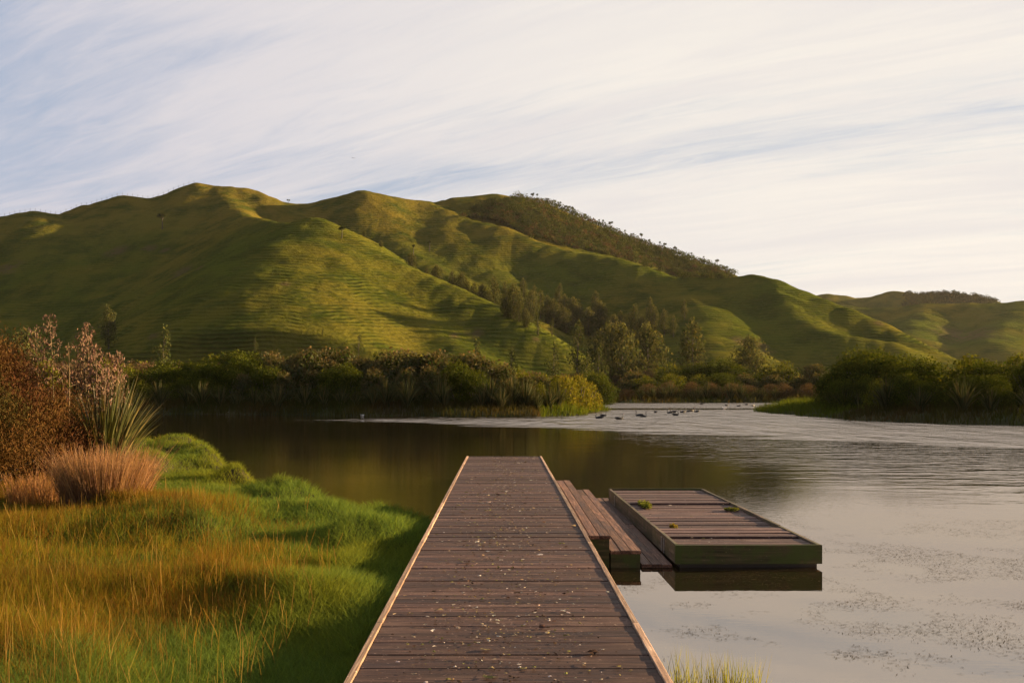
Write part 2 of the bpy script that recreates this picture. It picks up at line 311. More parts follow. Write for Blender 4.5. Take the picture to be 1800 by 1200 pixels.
# ---------------------------------------------------------------- the land
# ridges: (photo x, photo y, depth) along every crest; slope and crest radius
def crest(pts): return [px(*p) for p in pts]
RIDGES = [
 (crest([(-420, 470, 640), (-200, 430, 620), (-90, 405, 600), (0, 386, 590), (65, 374, 580), (110, 378, 590), (160, 362, 600), (225, 347, 600), (262, 350, 605), (305, 342, 605), (350, 327, 600), (377, 333, 605), (405, 330, 600), (450, 340, 600), (500, 356, 600), (545, 358, 600), (590, 348, 590), (640, 339, 580), (690, 347, 590), (740, 357, 600), (770, 355, 610), (800, 346, 610), (870, 346, 620)]), 0.62, 7),
 (crest([(870, 346, 620), (905, 349, 630), (960, 362, 650), (1000, 380, 650), (1060, 405, 650), (1150, 438, 640), (1220, 461, 630), (1290, 488, 620), (1360, 520, 610), (1450, 560, 600)]), 0.55, 10),
 (crest([(740, 358, 600), (780, 372, 580), (830, 388, 560), (880, 398, 545), (935, 425, 530), (1000, 440, 515), (1090, 458, 500), (1150, 478, 485), (1200, 492, 478), (1260, 494, 470), (1330, 487, 460), (1400, 508, 445), (1480, 540, 425), (1560, 578, 405), (1660, 628, 380), (1760, 670, 360)]), 0.60, 8),
 # front spur and the arms that run down from its knoll
 (crest([(377, 333, 605), (400, 350, 570), (428, 376, 520), (450, 384, 480), (500, 390, 430), (550, 398, 392), (600, 414, 380), (650, 440, 368), (700, 465, 358), (750, 488, 348), (800, 511, 338), (850, 533, 328), (900, 560, 318), (950, 590, 308), (1000, 620, 300), (1060, 660, 290)]), 0.58, 6),
 (crest([(560, 400, 390), (600, 450, 362), (640, 495, 345), (680, 530, 330), (720, 560, 318), (760, 585, 306), (800, 608, 296), (860, 640, 284)]), 0.62, 5),
 (crest([(548, 398, 391), (492, 440, 366), (442, 480, 346), (392, 515, 330), (332, 558, 312), (270, 600, 295), (200, 650, 275)]), 0.66, 2),
 (crest([(548, 400, 390), (534, 470, 340), (528, 530, 306), (526, 590, 282), (526, 640, 264)]), 0.6, 26),
 (crest([(548, 400, 390), (488, 475, 336), (438, 550, 300), (405, 630, 268)]), 0.6, 24),
 # left
 (crest([(65, 374, 580), (100, 395, 555), (125, 430, 525), (150, 465, 495), (180, 505, 465), (200, 540, 440), (215, 590, 405), (220, 640, 370)]), 0.55, 12),
 (crest([(0, 388, 590), (-40, 440, 540), (-30, 520, 470), (0, 600, 400)]), 0.5, 22),
 (crest([(350, 327, 600), (345, 350, 585), (335, 378, 560), (318, 400, 535), (305, 440, 500), (290, 480, 470)]), 0.55, 9),
 (crest([(225, 347, 600), (238, 365, 580), (245, 395, 550), (255, 430, 515)]), 0.55, 9),
 # between
 (crest([(450, 340, 600), (490, 362, 575), (530, 385, 550), (560, 410, 525)]), 0.55, 8),
 (crest([(640, 339, 580), (662, 365, 565), (685, 395, 545), (705, 425, 520), (735, 450, 500), (790, 485, 475), (860, 520, 450), (930, 560, 425)]), 0.58, 7),
 (crest([(750, 357, 600), (775, 385, 570), (790, 410, 540), (830, 450, 510), (900, 500, 475)]), 0.52, 8),
 (crest([(1330, 487, 460), (1362, 505, 446), (1385, 535, 425), (1410, 560, 408), (1450, 582, 392), (1500, 592, 385), (1560, 600, 380)]), 0.6, 7),
 (crest([(1220, 492, 476), (1235, 540, 430), (1250, 590, 390), (1260, 640, 350)]), 0.5, 16),
 # far hills on the right
 (crest([(1330, 560, 1150), (1400, 535, 1120), (1450, 516, 1100), (1500, 523, 1100), (1545, 520, 1090), (1570, 512, 1080), (1610, 518, 1090), (1650, 515, 1100), (1700, 518, 1100), (1740, 530, 1090), (1790, 560, 1080), (1900, 590, 1080)]), 0.5, 14),
 (crest([(1360, 520, 850), (1440, 529, 850), (1530, 542, 830), (1620, 538, 810), (1700, 534, 800), (1800, 533, 790), (1950, 520, 780), (2200, 500, 760)]), 0.5, 14),
 (crest([(1620, 538, 810), (1600, 570, 740), (1590, 610, 660)]), 0.45, 18),
 (crest([(1800, 533, 790), (1760, 570, 720), (1740, 600, 660)]), 0.45, 16),
]
LAKE = [(-300, 20), (-300, 80), (-120, 86), (-60, 90), (-33, 88), (-24, 86), (-13, 81), (-3.8, 79), (3, 79), (5.6, 84), (8.5, 95), (10.3, 100), (10, 106), (12, 130), (14, 150), (18, 200), (21, 237),
        (28, 238), (25, 205), (18.6, 158), (30, 161), (46, 162), (50, 150), (40, 125), (30, 112), (25.8, 100), (24.3, 82.5), (24.7, 70), (27, 62), (31, 59), (45, 55), (80, 50), (300, 45), (300, 20)]
def smoothline(P, n=4):
    P = np.array(P, float); out = []
    for i in range(len(P) - 1):
        p0 = P[max(i - 1, 0)]; p1 = P[i]; p2 = P[i + 1]; p3 = P[min(i + 2, len(P) - 1)]
        for t in np.arange(n) / n:
            out.append(0.5 * ((2 * p1) + (-p0 + p2) * t + (2 * p0 - 5 * p1 + 4 * p2 - p3) * t * t + (-p0 + 3 * p1 - 3 * p2 + p3) * t ** 3))
    out.append(P[-1]); return np.array(out)
RS = [(smoothline(p, 2), s, r) for p, s, r in RIDGES]
def hills_h(X, Y):
    wx = X + 5 * fbm(X * 0.02, Y * 0.02, 3); wy = Y + 5 * fbm(X * 0.02 + 40, Y * 0.02 + 7, 3)
    K = 2.2
    floor = 1.6 + np.clip((Y - 240) * 0.02, 0, 8)
    acc = np.exp(floor / K)
    for P, s, r in RS:
        best = np.full(X.shape, -1e3)
        for a, b in zip(P[:-1], P[1:]):
            ex, ey = b[0] - a[0], b[1] - a[1]; L = ex * ex + ey * ey + 1e-9
            t = np.clip(((wx - a[0]) * ex + (wy - a[1]) * ey) / L, 0, 1)
            d2 = (wx - a[0] - t * ex) ** 2 + (wy - a[1] - t * ey) ** 2
            z = a[2] + t * (b[2] - a[2]) - 1.18 * s * (np.sqrt(d2 + r * r) - r)
            np.maximum(best, z, out=best)
        acc = acc + np.exp(np.clip(best, -50, 400) / K)
    h = K * np.log(acc)
    # gullies and hummocks
    up = np.clip((h - floor - 4) / 25, 0, 1)
    h = h + up * (2.2 * fbm(X * 0.03, Y * 0.03, 3) + 1.1 * fbm(X * 0.13, Y * 0.13, 3))
    return h
def land_h(X, Y):
    sd = sdpoly(X, Y, LAKE) + 2.5 * fbm(X * 0.25, Y * 0.25, 3)
    b = np.where(sd > 0, 0.9 * (1 - np.exp(-sd / 2.5)), np.maximum(sd * 0.35, -1.1)) + np.where(sd > 0, 0.5, 0) * np.clip(sd / 4, 0, 1) * fbm(X * 0.12, Y * 0.12, 3)
    return b
U = np.concatenate([np.linspace(-1.6, -0.62, 90, endpoint=False), np.linspace(-0.62, 0.62, 950, endpoint=False), np.linspace(0.62, 1.6, 90)])
YA = 45 * (262 / 45) ** (np.arange(240) / 240.0); YB = 262 * (1500 / 262) ** (np.arange(560) / 559.0)
UU, YY = np.meshgrid(U, YA); HA = land_h(UU * YY, YY)
UB, YYB = np.meshgrid(U, YB); XB = UB * YYB
HB = hills_h(XB, YYB)
bl = np.clip((YYB - 262) / 12, 0, 1); HB = HB * bl + 1.0 * (1 - bl)
bl2 = np.clip((YY - 245) / 17, 0, 1); HA = HA * (1 - bl2) + 1.0 * bl2
def gridfaces(nr, nc, off=0):
    i = np.arange(nr - 1)[:, None] * nc + np.arange(nc - 1)[None, :] + off
    return np.stack([i, i + 1, i + nc + 1, i + nc], -1).reshape(-1, 4)
Va = np.stack([UU * YY, YY, HA], -1).reshape(-1, 3)
# join: first row of the hills repeats past the last row of the marsh
Va = np.concatenate([Va, np.stack([XB[0], YYB[0], HB[0]], -1)])
tag(npmesh('marsh_ground', Va, [gridfaces(len(YA) + 1, len(U))], M_MARSH, smooth=True), kind='structure')
SCARS = [(205, 442, 13), (320, 478, 14), (262, 436, 8), (15, 470, 15), (835, 585, 10), (943, 596, 5), (500, 500, 6), (290, 440, 6), (1340, 610, 14), (1300, 600, 10), (800, 590, 6), (350, 470, 6), (1545, 568, 6), (1690, 590, 30), (270, 590, 7)]
ALLY = np.concatenate([YA, YB]); ALLH = np.concatenate([HA, HB])
def ground_at(x, y):
    u = x / y; iy = np.searchsorted(ALLY, y) - 1; iu = np.searchsorted(U, u) - 1
    iy = int(np.clip(iy, 0, len(ALLY) - 2)); iu = int(np.clip(iu, 0, len(U) - 2))
    fy = (y - ALLY[iy]) / (ALLY[iy + 1] - ALLY[iy]); fu = (u - U[iu]) / (U[iu + 1] - U[iu])
    H = ALLH
    return (H[iy, iu] * (1 - fu) + H[iy, iu + 1] * fu) * (1 - fy) + (H[iy + 1, iu] * (1 - fu) + H[iy + 1, iu + 1] * fu) * fy
def hit(x, y, ymin=60):        # where the sight line through a photo point meets the land
    u = (x - VX) / F; v = (VY - y) / F
    iu = int(np.clip(np.searchsorted(U, u), 0, len(U) - 1)); col = ALLH[:, iu]
    z = CZ + v * ALLY; ok = np.where((col >= z) & (ALLY > ymin))[0]
    if len(ok) == 0: return None
    i = ok[0]
    if i > 0:
        a = z[i - 1] - col[i - 1]; b = col[i] - z[i]; f = a / (a + b + 1e-9); Y = ALLY[i - 1] + f * (ALLY[i] - ALLY[i - 1])
    else: Y = ALLY[0]
    return (u * Y, Y, CZ + v * Y)
scar = np.zeros(HB.shape)
for sx, sy, r in SCARS:
    p = hit(sx, sy, 262)
    if p:
        rr = r * p[1] / F * 1.0
        d = np.hypot((XB - p[0]) / (rr * 1.5), (HB - p[2]) / rr) + np.abs(YYB - p[1]) / 60
        scar = np.maximum(scar, np.clip(1.5 - d, 0, 1))
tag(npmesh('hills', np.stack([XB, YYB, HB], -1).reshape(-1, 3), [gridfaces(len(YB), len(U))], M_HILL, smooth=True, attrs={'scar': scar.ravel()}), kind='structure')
# lake bed / plain under everything, and the water
tag(npmesh('lake_bed', [(-4000, -1500, -1.3), (4000, -1500, -1.3), (4000, 5000, -1.3), (-4000, 5000, -1.3)], [[[0, 1, 2, 3]]], M_SOIL), kind='structure')
tag(npmesh('water', [(-900, -300, 0), (900, -300, 0), (900, 262, 0), (-900, 262, 0)], [[[0, 1, 2, 3]]], M_WATER), kind='structure')

# near bank ---------------------------------------------------------------
BANK = [(-1.0, 15.3), (-1.93, 16.0), (-2.4, 16.4), (-3.06, 17.6), (-3.7, 18.0), (-4.6, 19.7), (-5.5, 21.8), (-6.35, 23.4), (-7.4, 26.5), (-8.6, 30.0), (-9.8, 30.5), (-11.8, 34.0), (-14.2, 39), (-16.5, 43.0), (-20, 47), (-28, 52), (-45, 57), (-90, 60), (-90, -12), (14, -12), (9, 0.5), (3.5, 3.5), (1.6, 5.2), (0.9, 7.0), (0.3, 9.0), (-0.2, 12.0)]
def bank_h(X, Y):
    nj = np.clip((np.abs(X) - 0.9) / 1.5, 0.0, 1.0)
    sd = -sdpoly(X, Y, BANK) + 0.35 * fbm(X * 0.9, Y * 0.9, 3)
    edge = np.where(sd > 0, 0.33 * (1 - np.exp(-sd / 0.45)), np.maximum(sd * 0.9, -1.0))
    mound = fbm(X * 0.75 + 3, Y * 0.5 + 9, 3)
    m = (0.22 + 0.78 * nj) * np.clip(sd / 0.6, 0, 1) * (1.45 * np.clip(mound + 0.06, 0, 1) * (0.55 + 0.45 * np.clip(1.5 - sd / 3, 0, 1)) + 0.10 * fbm(X * 0.2, Y * 0.2, 2))
    return edge + m + np.clip(sd - 4, 0, 30) * 0.006
Ub = np.linspace(-1.6, 0.5, 420); Yb = np.concatenate([np.linspace(-12, 3.5, 40), 3.5 * (62 / 3.5) ** (np.arange(1, 420) / 419.0)])
gx = np.concatenate([np.linspace(-90, -24, 60, endpoint=False), np.linspace(-24, 4.0, 330), np.linspace(4.2, 14, 20)])
XX, YN = np.meshgrid(gx, Yb); HN = bank_h(XX, YN)
tag(npmesh('grassy_bank', np.stack([XX, YN, HN], -1).reshape(-1, 3), [gridfaces(len(Yb), len(gx))], M_SOIL, smooth=True), kind='structure')

# ---------------------------------------------------------------- vegetation makers
def blades(base, h, wd, lean, ang, colr, nseg=2, droop=0.0, tipw=0.0, parent=None, face=None):
    """curved strips. base (n,3), h, wd, lean (n), ang = heading of the lean; returns V, faces, col"""
    n = len(base); t = np.linspace(0, 1, nseg + 1)
    if face is None: face = RNG.random(n) * math.pi
    dx, dy = np.cos(ang), np.sin(ang); sx, sy = np.cos(face), np.sin(face)
    V = np.zeros((n, (nseg + 1) * 2, 3)); 
    for k, tk in enumerate(t):
        out_ = lean * h * tk ** 1.7
        zc = h * (tk - droop * tk ** 3 * np.clip(lean, 0, 2))
        c = base + np.stack([dx * out_, dy * out_, zc], -1)
        wk = wd * (1 - (1 - tipw) * tk ** 1.6) * (0.75 + 0.5 * min(tk * 3, 1) * 0.5)
        V[:, 2 * k] = c - np.stack([sx * wk, sy * wk, 0 * wk], -1) / 2
        V[:, 2 * k + 1] = c + np.stack([sx * wk, sy * wk, 0 * wk], -1) / 2
    m = (nseg + 1) * 2; o = (np.arange(n) * m)[:, None]
    fs = [np.concatenate([o + 2 * k, o + 2 * k + 1, o + 2 * k + 3, o + 2 * k + 2], 1) for k in range(nseg)]
    C = np.repeat(colr[:, None, :], m, 1)
    return V.reshape(-1, 3), np.concatenate(fs), C.reshape(-1, 3)
def join(parts):
    Vs, Fs, Cs = [], [], []; o = 0
    for V, f, C in parts:
        Vs.append(V); Fs.append(f + o); Cs.append(C); o += len(V)
    return np.concatenate(Vs), [np.concatenate(Fs)], np.concatenate(Cs)
def vary(c, n, amt=0.25, hue=0.12):
    c = np.array(c, float)
    k = (1 + amt * (RNG.random((n, 1)) * 2 - 1)) * (1 + hue * (RNG.random((n, 3)) * 2 - 1))
    return c[None, :] * k
def quads(cen, nor, size, colr, aspect=0.55):
    n = len(cen); nor = nor / (np.linalg.norm(nor, axis=1, keepdims=True) + 1e-9)
    r = RNG.normal(size=(n, 3)); u = np.cross(nor, r); u /= np.linalg.norm(u, axis=1, keepdims=True) + 1e-9; v = np.cross(nor, u)
    s = np.asarray(size).reshape(-1, 1) * np.ones((n, 1))
    V = np.stack([cen - u * s, cen - v * s * aspect + nor * s * 0.15, cen + u * s, cen + v * s * aspect + nor * s * 0.15], 1).reshape(-1, 3)
    f = np.arange(n * 4).reshape(n, 4)
    return V, f, np.repeat(colr, 4, 0)
def sph(n):
    v = RNG.normal(size=(n, 3)); return v / np.linalg.norm(v, axis=1, keepdims=True)
def clump_leaves(clumps, per, size, cols, fill=0.35, zsq=1.0, tip=None):
    """leaf clusters on and in a set of clumps (x, y, z, r)."""
    out = []
    for (x, y, z, r) in clumps:
        n = max(6, int(per * (r ** 2))); d = sph(n); rad = r * (1 - fill * RNG.random(n) ** 2.0) * (0.9 + 0.25 * RNG.random(n))
        p = np.array([x, y, z]) + d * rad[:, None] * np.array([1, 1, zsq]); p = p + RNG.normal(size=(n, 3)) * r * 0.05
        c = cols[RNG.integers(len(cols))]; cc = vary(c, n, 0.35, 0.12)
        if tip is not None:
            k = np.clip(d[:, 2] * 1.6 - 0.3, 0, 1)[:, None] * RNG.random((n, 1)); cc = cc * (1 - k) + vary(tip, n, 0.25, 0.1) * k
        out.append(quads(p, d + RNG.normal(size=(n, 3)) * 0.75, size * (0.6 + 0.8 * RNG.random(n)), cc))
    return out
def tube(path, rad, n=6, cap=True):
    P = [Vector(p) for p in path]; V = []; F_ = []
    for i, p in enumerate(P):
        d = (P[min(i + 1, len(P) - 1)] - P[max(i - 1, 0)]).normalized()
        a = d.cross(Vector((0.31, 0.95, 0.05))).normalized(); b = d.cross(a)
        r = rad[i] if hasattr(rad, '__len__') else rad
        for k in range(n):
            t = 2 * math.pi * k / n; V.append(p + a * math.cos(t) * r + b * math.sin(t) * r)
    for i in range(len(P) - 1):
        for k in range(n):
            F_.append((i * n + k, i * n + (k + 1) % n, (i + 1) * n + (k + 1) % n, (i + 1) * n + k))
    return np.array([tuple(v) for v in V]), np.array(F_)
def tubes_mesh(name, tubes, mat, parent, color=(0.1, 0.08, 0.06), smooth=True):
    Vs = []; Fs = []; o = 0
    for V, f in tubes: Vs.append(V); Fs.append(f + o); o += len(V)
    V = np.concatenate(Vs); C = vary(color, len(V), 0.2, 0.05)
    return npmesh(name, V, [np.concatenate(Fs)], mat, parent, C, smooth)

def make_shrub(name, cols, tip, wide=3.2, high=4.0, ncl=26, leaf=0.16, per=95, spiky=0.0, seed=0):
    """one-metre-unit shrub: dome of overlapping clumps on short limbs."""
    root = empty(name)
    cl = []
    rr = random.Random(seed)
    for k in range(ncl):
        a = rr.random() * 2 * math.pi; e = math.asin(rr.random() ** 0.8)
        q = 0.55 + 0.35 * rr.random()
        r = (0.22 + 0.16 * rr.random()) * wide / 2 + 0.18
        x = math.cos(a) * math.cos(e) * wide / 2 * q; y = math.sin(a) * math.cos(e) * wide / 2 * q
        z = high * (0.18 + 0.62 * math.sin(e) * (0.75 + 0.3 * rr.random())) 
        cl.append((x, y, z, r))
    for k in range(7):
        a = k / 7 * 2 * math.pi + rr.random(); cl.append((math.cos(a) * wide * 0.40, math.sin(a) * wide * 0.40, high * 0.15, wide * 0.16))
    cl += [(0, 0, high * 0.4, wide * 0.30), (0, 0, high * 0.62, wide * 0.25), (wide * .15, 0, high * .25, wide * .28), (-wide * .15, 0, high * .25, wide * .28)]
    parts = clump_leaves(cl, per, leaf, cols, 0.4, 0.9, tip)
    if spiky:
        n = int(300 * spiky); d = sph(n); d[:, 2] = np.abs(d[:, 2])
        b = d * np.array([wide * 0.46, wide * 0.46, high * 0.86])
        parts.append(blades(b, np.full(n, 0.45), np.full(n, 0.05), RNG.random(n) * 0.6, np.arctan2(d[:, 1], d[:, 0]), vary(tip or cols[0], n), 1))
    V, f, C = join(parts); V[:, 2] = np.maximum(V[:, 2], 0.02)
    npmesh('foliage', V, f, M_LEAF, root, C)
    tb = []
    for k in range(5):
        a = k * 1.26 + rr.random(); q = wide * 0.28
        tb.append(tube([(0.1 * math.cos(a), 0.1 * math.sin(a), -0.3), (q * 0.4 * math.cos(a), q * 0.4 * math.sin(a), high * 0.25), (q * math.cos(a), q * math.sin(a), high * 0.6)], [0.09, 0.07, 0.03], 5))
    tubes_mesh('branches', tb, M_BARK, root)
    return root
def make_tree(name, cols, tip, high=9.0, wide=4.0, ncl=34, leaf=0.28, per=26, seed=0, lean=0.0, low=0.16):
    root = empty(name); rr = random.Random(seed); cl = []; tb = []
    hx = lean * high
    tb.append(tube([(0, 0, -0.8), (hx * .1, 0, high * 0.2), (hx * .4, 0.05, high * 0.5), (hx * .9, 0, high * 0.88)], [0.035 * high ** .8, 0.028 * high ** .8, 0.018 * high ** .8, 0.01], 6))
    for k in range(ncl):
        t = low + (0.97 - low) * (k + rr.random()) / ncl
        pr = math.sin(math.pi * min(1, (t - low + 0.10) / (1.10 - low)) ** 1.15) * (0.7 + 0.45 * rr.random())
        a = rr.random() * 2 * math.pi; q = wide / 2 * pr * (0.35 + 0.5 * rr.random())
        x = hx * t + math.cos(a) * q; y = math.sin(a) * q; z = high * t
        r = (0.12 + 0.10 * rr.random()) * wide + 0.15; cl.append((x, y, z, r * (0.55 + 0.5 * pr)))
        if k % 2 == 0: tb.append(tube([(hx * t * .9, 0, max(0.1, z - high * 0.14)), (x, y, z)], [0.05, 0.02], 4))
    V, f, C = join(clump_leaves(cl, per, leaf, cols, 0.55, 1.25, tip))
    npmesh('crown', V, f, M_LEAF, root, C); tubes_mesh('trunk', tb, M_BARK, root, (0.12, 0.10, 0.08))
    return root
def make_cabbage(name, high=6.0, heads=3, seed=0):
    root = empty(name); rr = random.Random(seed); tb = [tube([(0, 0, -0.6), (0.1, 0, high * 0.4), (0, 0.05, high * 0.68)], [0.22, 0.16, 0.12], 6)]; parts = []
    for k in range(heads):
        a = k * 2 * math.pi / heads + rr.random(); q = 0.0 if heads == 1 else 0.16 * high
        h = Vector((math.cos(a) * q, math.sin(a) * q, high * (0.78 + 0.12 * rr.random())))
        tb.append(tube([(0, 0.05, high * 0.64), (h.x * .7, h.y * .7, high * 0.72), tuple(h)], [0.12, 0.10, 0.08], 5))
        n = 110; d = sph(n); d[:, 2] = d[:, 2] * 0.9 + 0.1; L = high * 0.17
        b = np.array(h)[None, :] + d * 0.05
        tipp = b + d * L * (0.8 + 0.4 * RNG.random((n, 1))); s = np.cross(d, RNG.normal(size=(n, 3))); s /= np.linalg.norm(s, axis=1, keepdims=True)
        V = np.stack([b - s * .09, b + s * .09, tipp + s * .03, tipp - s * .03], 1).reshape(-1, 3)
        parts.append((V, np.arange(n * 4).reshape(n, 4), np.repeat(vary((0.035, 0.045, 0.014), n), 4, 0)))
    V, f, C = join(parts); npmesh('leaf_heads', V, f, M_LEAF, root, C); tubes_mesh('trunk', tb, M_BARK, root, (0.13, 0.11, 0.09)); return root
def flax_leaves(n, high, cols, wd=0.075, spread=1.0, seg=6):
    a = RNG.random(n) * 2 * math.pi; le = (RNG.random(n) ** 1.1) * 0.85 * spread
    b = np.stack([np.cos(a) * 0.22 * RNG.random(n) * high * .4, np.sin(a) * 0.22 * RNG.random(n) * high * .4, np.full(n, -0.05)], -1)
    h = high * (0.6 + 0.4 * RNG.random(n)) * (1 - 0.25 * le)
    ci = RNG.integers(len(cols), size=n); c = np.array(cols)[ci] * (1 + 0.3 * (RNG.random((n, 1)) * 2 - 1))
    V, f, C = blades(b, h, np.full(n, wd) * (0.7 + 0.5 * RNG.random(n)), le, a, c, seg, droop=0.28, face=a + math.pi / 2 + RNG.normal(size=n) * 0.5)
    return V, f, C
def flax_stalk(root, x, y, h, leanx, podcol, stem=(0.16, 0.12, 0.07), pods=46, rs=0.012, ps=1.0):
    """a tall dry flower stalk with side twigs of upturned pods"""
    path = [(x + leanx * h * t ** 1.5, y + 0.05 * h * math.sin(3 * t), h * t) for t in (0, .25, .5, .75, .9, 1)]
    st = tubes_mesh('flower_stalk', [tube(path, [rs * 1.3, rs * 1.2, rs, rs * .8, rs * .6, rs * .3], 5)], M_TWIG, root, stem)
    parts = []
    for k in range(pods):
        t = 0.60 + 0.40 * (k / pods); a = k * 2.4; L = (0.42 * (1 - t) + 0.07) * ps
        p = np.array([x + leanx * h * t ** 1.5, y + 0.05 * h * math.sin(3 * t), h * t])
        q = p + np.array([math.cos(a) * L, math.sin(a) * L, L * 0.35])
        m = 12; c = q + RNG.normal(size=(m, 3)) * 0.04 * ps
        dirs = np.tile([[0, 0, 1.0]], (m, 1)) + RNG.normal(size=(m, 3)) * 0.45; dirs /= np.linalg.norm(dirs, axis=1, keepdims=True)
        s = np.cross(dirs, RNG.normal(size=(m, 3))); s /= np.linalg.norm(s, axis=1, keepdims=True)
        ln = 0.042 * ps; wv_ = 0.014 * ps
        V = np.stack([c - dirs * ln, c + s * wv_, c + dirs * ln, c - s * wv_], 1).reshape(-1, 3)
        parts.append((V, np.arange(m * 4).reshape(m, 4), np.repeat(vary(podcol, m, 0.4, 0.1), 4, 0)))
        sd = np.array([0, 0, 0.004]); V2 = np.array([p - sd, q - sd, q + sd, p + sd]); parts.append((V2, np.array([[0, 1, 2, 3]]), vary(stem, 4)))
    V, f, C = join(parts); npmesh('seed_pods', V, f, M_TWIG, st, C)
    return st

DG = (0.028, 0.040, 0.008); MG = (0.045, 0.058, 0.010); YG = (0.085, 0.092, 0.012); GG = (0.058, 0.066, 0.032); BR = (0.085, 0.052, 0.024); OR = (0.16, 0.088, 0.028)
HIDE = (0, -400, 0)
P_SH = {
 'grey': [make_shrub('coastal_shrub', [GG, DG, GG], (0.105, 0.080, 0.034), 4.2, 4.6, 30, 0.15, 100, 1.0, s) for s in (1, 2)],
 'dark': [make_shrub('round_shrub', [DG, MG], (0.085, 0.095, 0.010), 4.8, 4.2, 34, 0.095, 190, 0.0, s) for s in (3, 4)],
 'yellow': [make_shrub('leafy_shrub', [YG, MG], (0.13, 0.13, 0.015), 3.6, 3.8, 24, 0.13, 95, 0.6, s) for s in (5, 6)],
 'brown': [make_shrub('tangled_shrub', [BR, (0.055, 0.045, 0.02)], (0.12, 0.08, 0.05), 4.0, 3.0, 24, 0.10, 120, 0.4, s) for s in (7, 8)],
}
P_SH['gold'] = [make_shrub('leafy_shrub', [(0.13, 0.125, 0.016), (0.10, 0.10, 0.014)], (0.19, 0.17, 0.02), 3.2, 3.6, 26, 0.13, 95, 0.8, 9)]
ALLPROTO = [o for v in P_SH.values() for o in v]
used = set()
def place(proto, loc, s, label, cat, group, rz=None, sz=None, sy=None):
    if proto.name in used: o = copy_tree(proto)
    else: o = proto; used.add(proto.name)
    o.location = loc; o.rotation_euler = (0, 0, random.random() * 6.28 if rz is None else rz)
    o.scale = (s, s if sy is None else sy, sz if sz else s)
    for k in ('label', 'group'): 
        if k in o: del o[k]
    return tag(o, label, cat, group)
def top_at(prof, x):
    xs = [p[0] for p in prof]; ys = [p[1] for p in prof]; return float(np.interp(x, xs, ys))
PEN = [(-200, 640), (170, 640), (200, 630), (250, 640), (300, 645), (350, 642), (400, 632), (420, 618), (480, 619), (520, 611), (590, 616), (640, 619), (655, 610), (720, 605), (790, 611), (850, 622), (885, 634), (910, 648), (950, 655), (1000, 662), (1045, 684)]
def shrub_rows(rows, prof, kindf, cat, group, labf, dens):
    for (pts, frac, dz) in rows:
        P = smoothline([(a, b, 0) for a, b in pts], 6); L = np.concatenate([[0], np.cumsum(np.hypot(*(np.diff(P[:, :2], axis=0).T)))])
        s = 0.0
        while s < L[-1]:
            x = np.interp(s, L, P[:, 0]) + random.uniform(-.5, .5); y = np.interp(s, L, P[:, 1]) + random.uniform(-.9, .9)
            pxx = VX + x / y * F
            top = CZ + (VY - top_at(prof, pxx)) / F * y
            g = float(ground_at(x, y)); h = max(0.8, (top - g) * frac * random.uniform(0.92, 1.12))
            k = kindf(pxx, frac); pr = random.choice(P_SH[k])
            base_h = {'grey': 4.3, 'dark': 3.7, 'yellow': 3.6, 'brown': 2.8}[k]; wd = max(0.5, min(1.15, h / base_h * 1.0)) * dz
            place(pr, (x, y, g - 0.15), wd, labf(k), cat, group + ' ' + k, sz=h / base_h)
            s += dens * (0.7 + 0.6 * random.random()) * dz
KN = {'grey': 'grey-green', 'dark': 'dark green', 'yellow': 'yellow-green', 'brown': 'brownish'}
def kf_pen(x, f):
    r = random.random()
    if x < 190: return 'brown' if r < .4 else 'yellow'
    if x < 290: return 'yellow' if r < .45 else 'brown' if r < .75 else 'dark'
    if x < 420: return 'dark' if r < .8 else 'yellow'
    if x > 960: return 'yellow'
    if x > 890: return 'yellow' if r < .5 else 'grey'
    return 'grey' if r < (.85 if f > .7 else .55) else 'dark'
shrub_rows([([(-62, 96), (-33, 95), (-20, 91), (-8, 86), (2, 84), (5.8, 92)], 0.66, 0.85), ([(-66, 102), (-35, 100), (-20, 96), (-8, 92), (1, 90), (6.5, 99)], 0.95, 1.0), ([(-66, 110), (-35, 108), (-18, 104), (-5, 100), (5, 108)], 0.98, 1.1)],
           PEN, kf_pen, 'shrub', 'shrubs on the left point', lambda k: KN[k] + ' shrub in the dense scrub on the long left point across the water', 2.6)
shrub_rows([([(-75, 135), (-45, 130), (-25, 128)], 0.95, 1.25), ([(-90, 160), (-55, 150), (-28, 145)], 1.0, 1.35)], [(-400, 632), (150, 636), (200, 626), (280, 636), (430, 628), (2000, 640)],
           lambda x, f: random.choice(['brown', 'yellow', 'dark']), 'shrub', 'shrubs behind the left point', lambda k: KN[k] + ' shrub at the back of the scrub at the left foot of the hills', 4.0)
RB = [(1380, 700), (1440, 690), (1465, 655), (1490, 634), (1520, 624), (1565, 620), (1600, 628), (1640, 634), (1680, 630), (1740, 627), (1800, 630), (2300, 626)]
def kf_rb(x, f):
    r = random.random()
    if x < 1600: return 'dark' if r < .8 else 'yellow'
    return 'dark' if (r < .6 or f < .7) else 'yellow'
shrub_rows([([(28, 84), (27.5, 76), (31, 68), (38, 64), (52, 60), (70, 58)], 0.62, 0.8), ([(29.5, 88), (30, 80), (34, 73), (42, 69), (55, 66), (75, 63)], 0.95, 1.0), ([(33, 92), (36, 83), (44, 77), (58, 74), (80, 71)], 1.0, 1.1)],
           RB, kf_rb, 'shrub', 'shrubs on the right bank', lambda k: KN[k] + ' rounded shrub in the scrub on the near right bank', 2.5)
FM = [(1030, 660), (1080, 655), (1110, 646), (1150, 640), (1190, 632), (1240, 635), (1300, 641), (1360, 640), (1420, 639), (1470, 646), (2200, 640)]
def kf_fm(x, f):
    r = random.random()
    if f < .5: return 'brown' if r < .7 else 'yellow'
    if x > 1300: return 'grey' if r < .65 else 'yellow'
    return 'dark' if r < .5 else 'yellow' if r < .8 else 'grey'
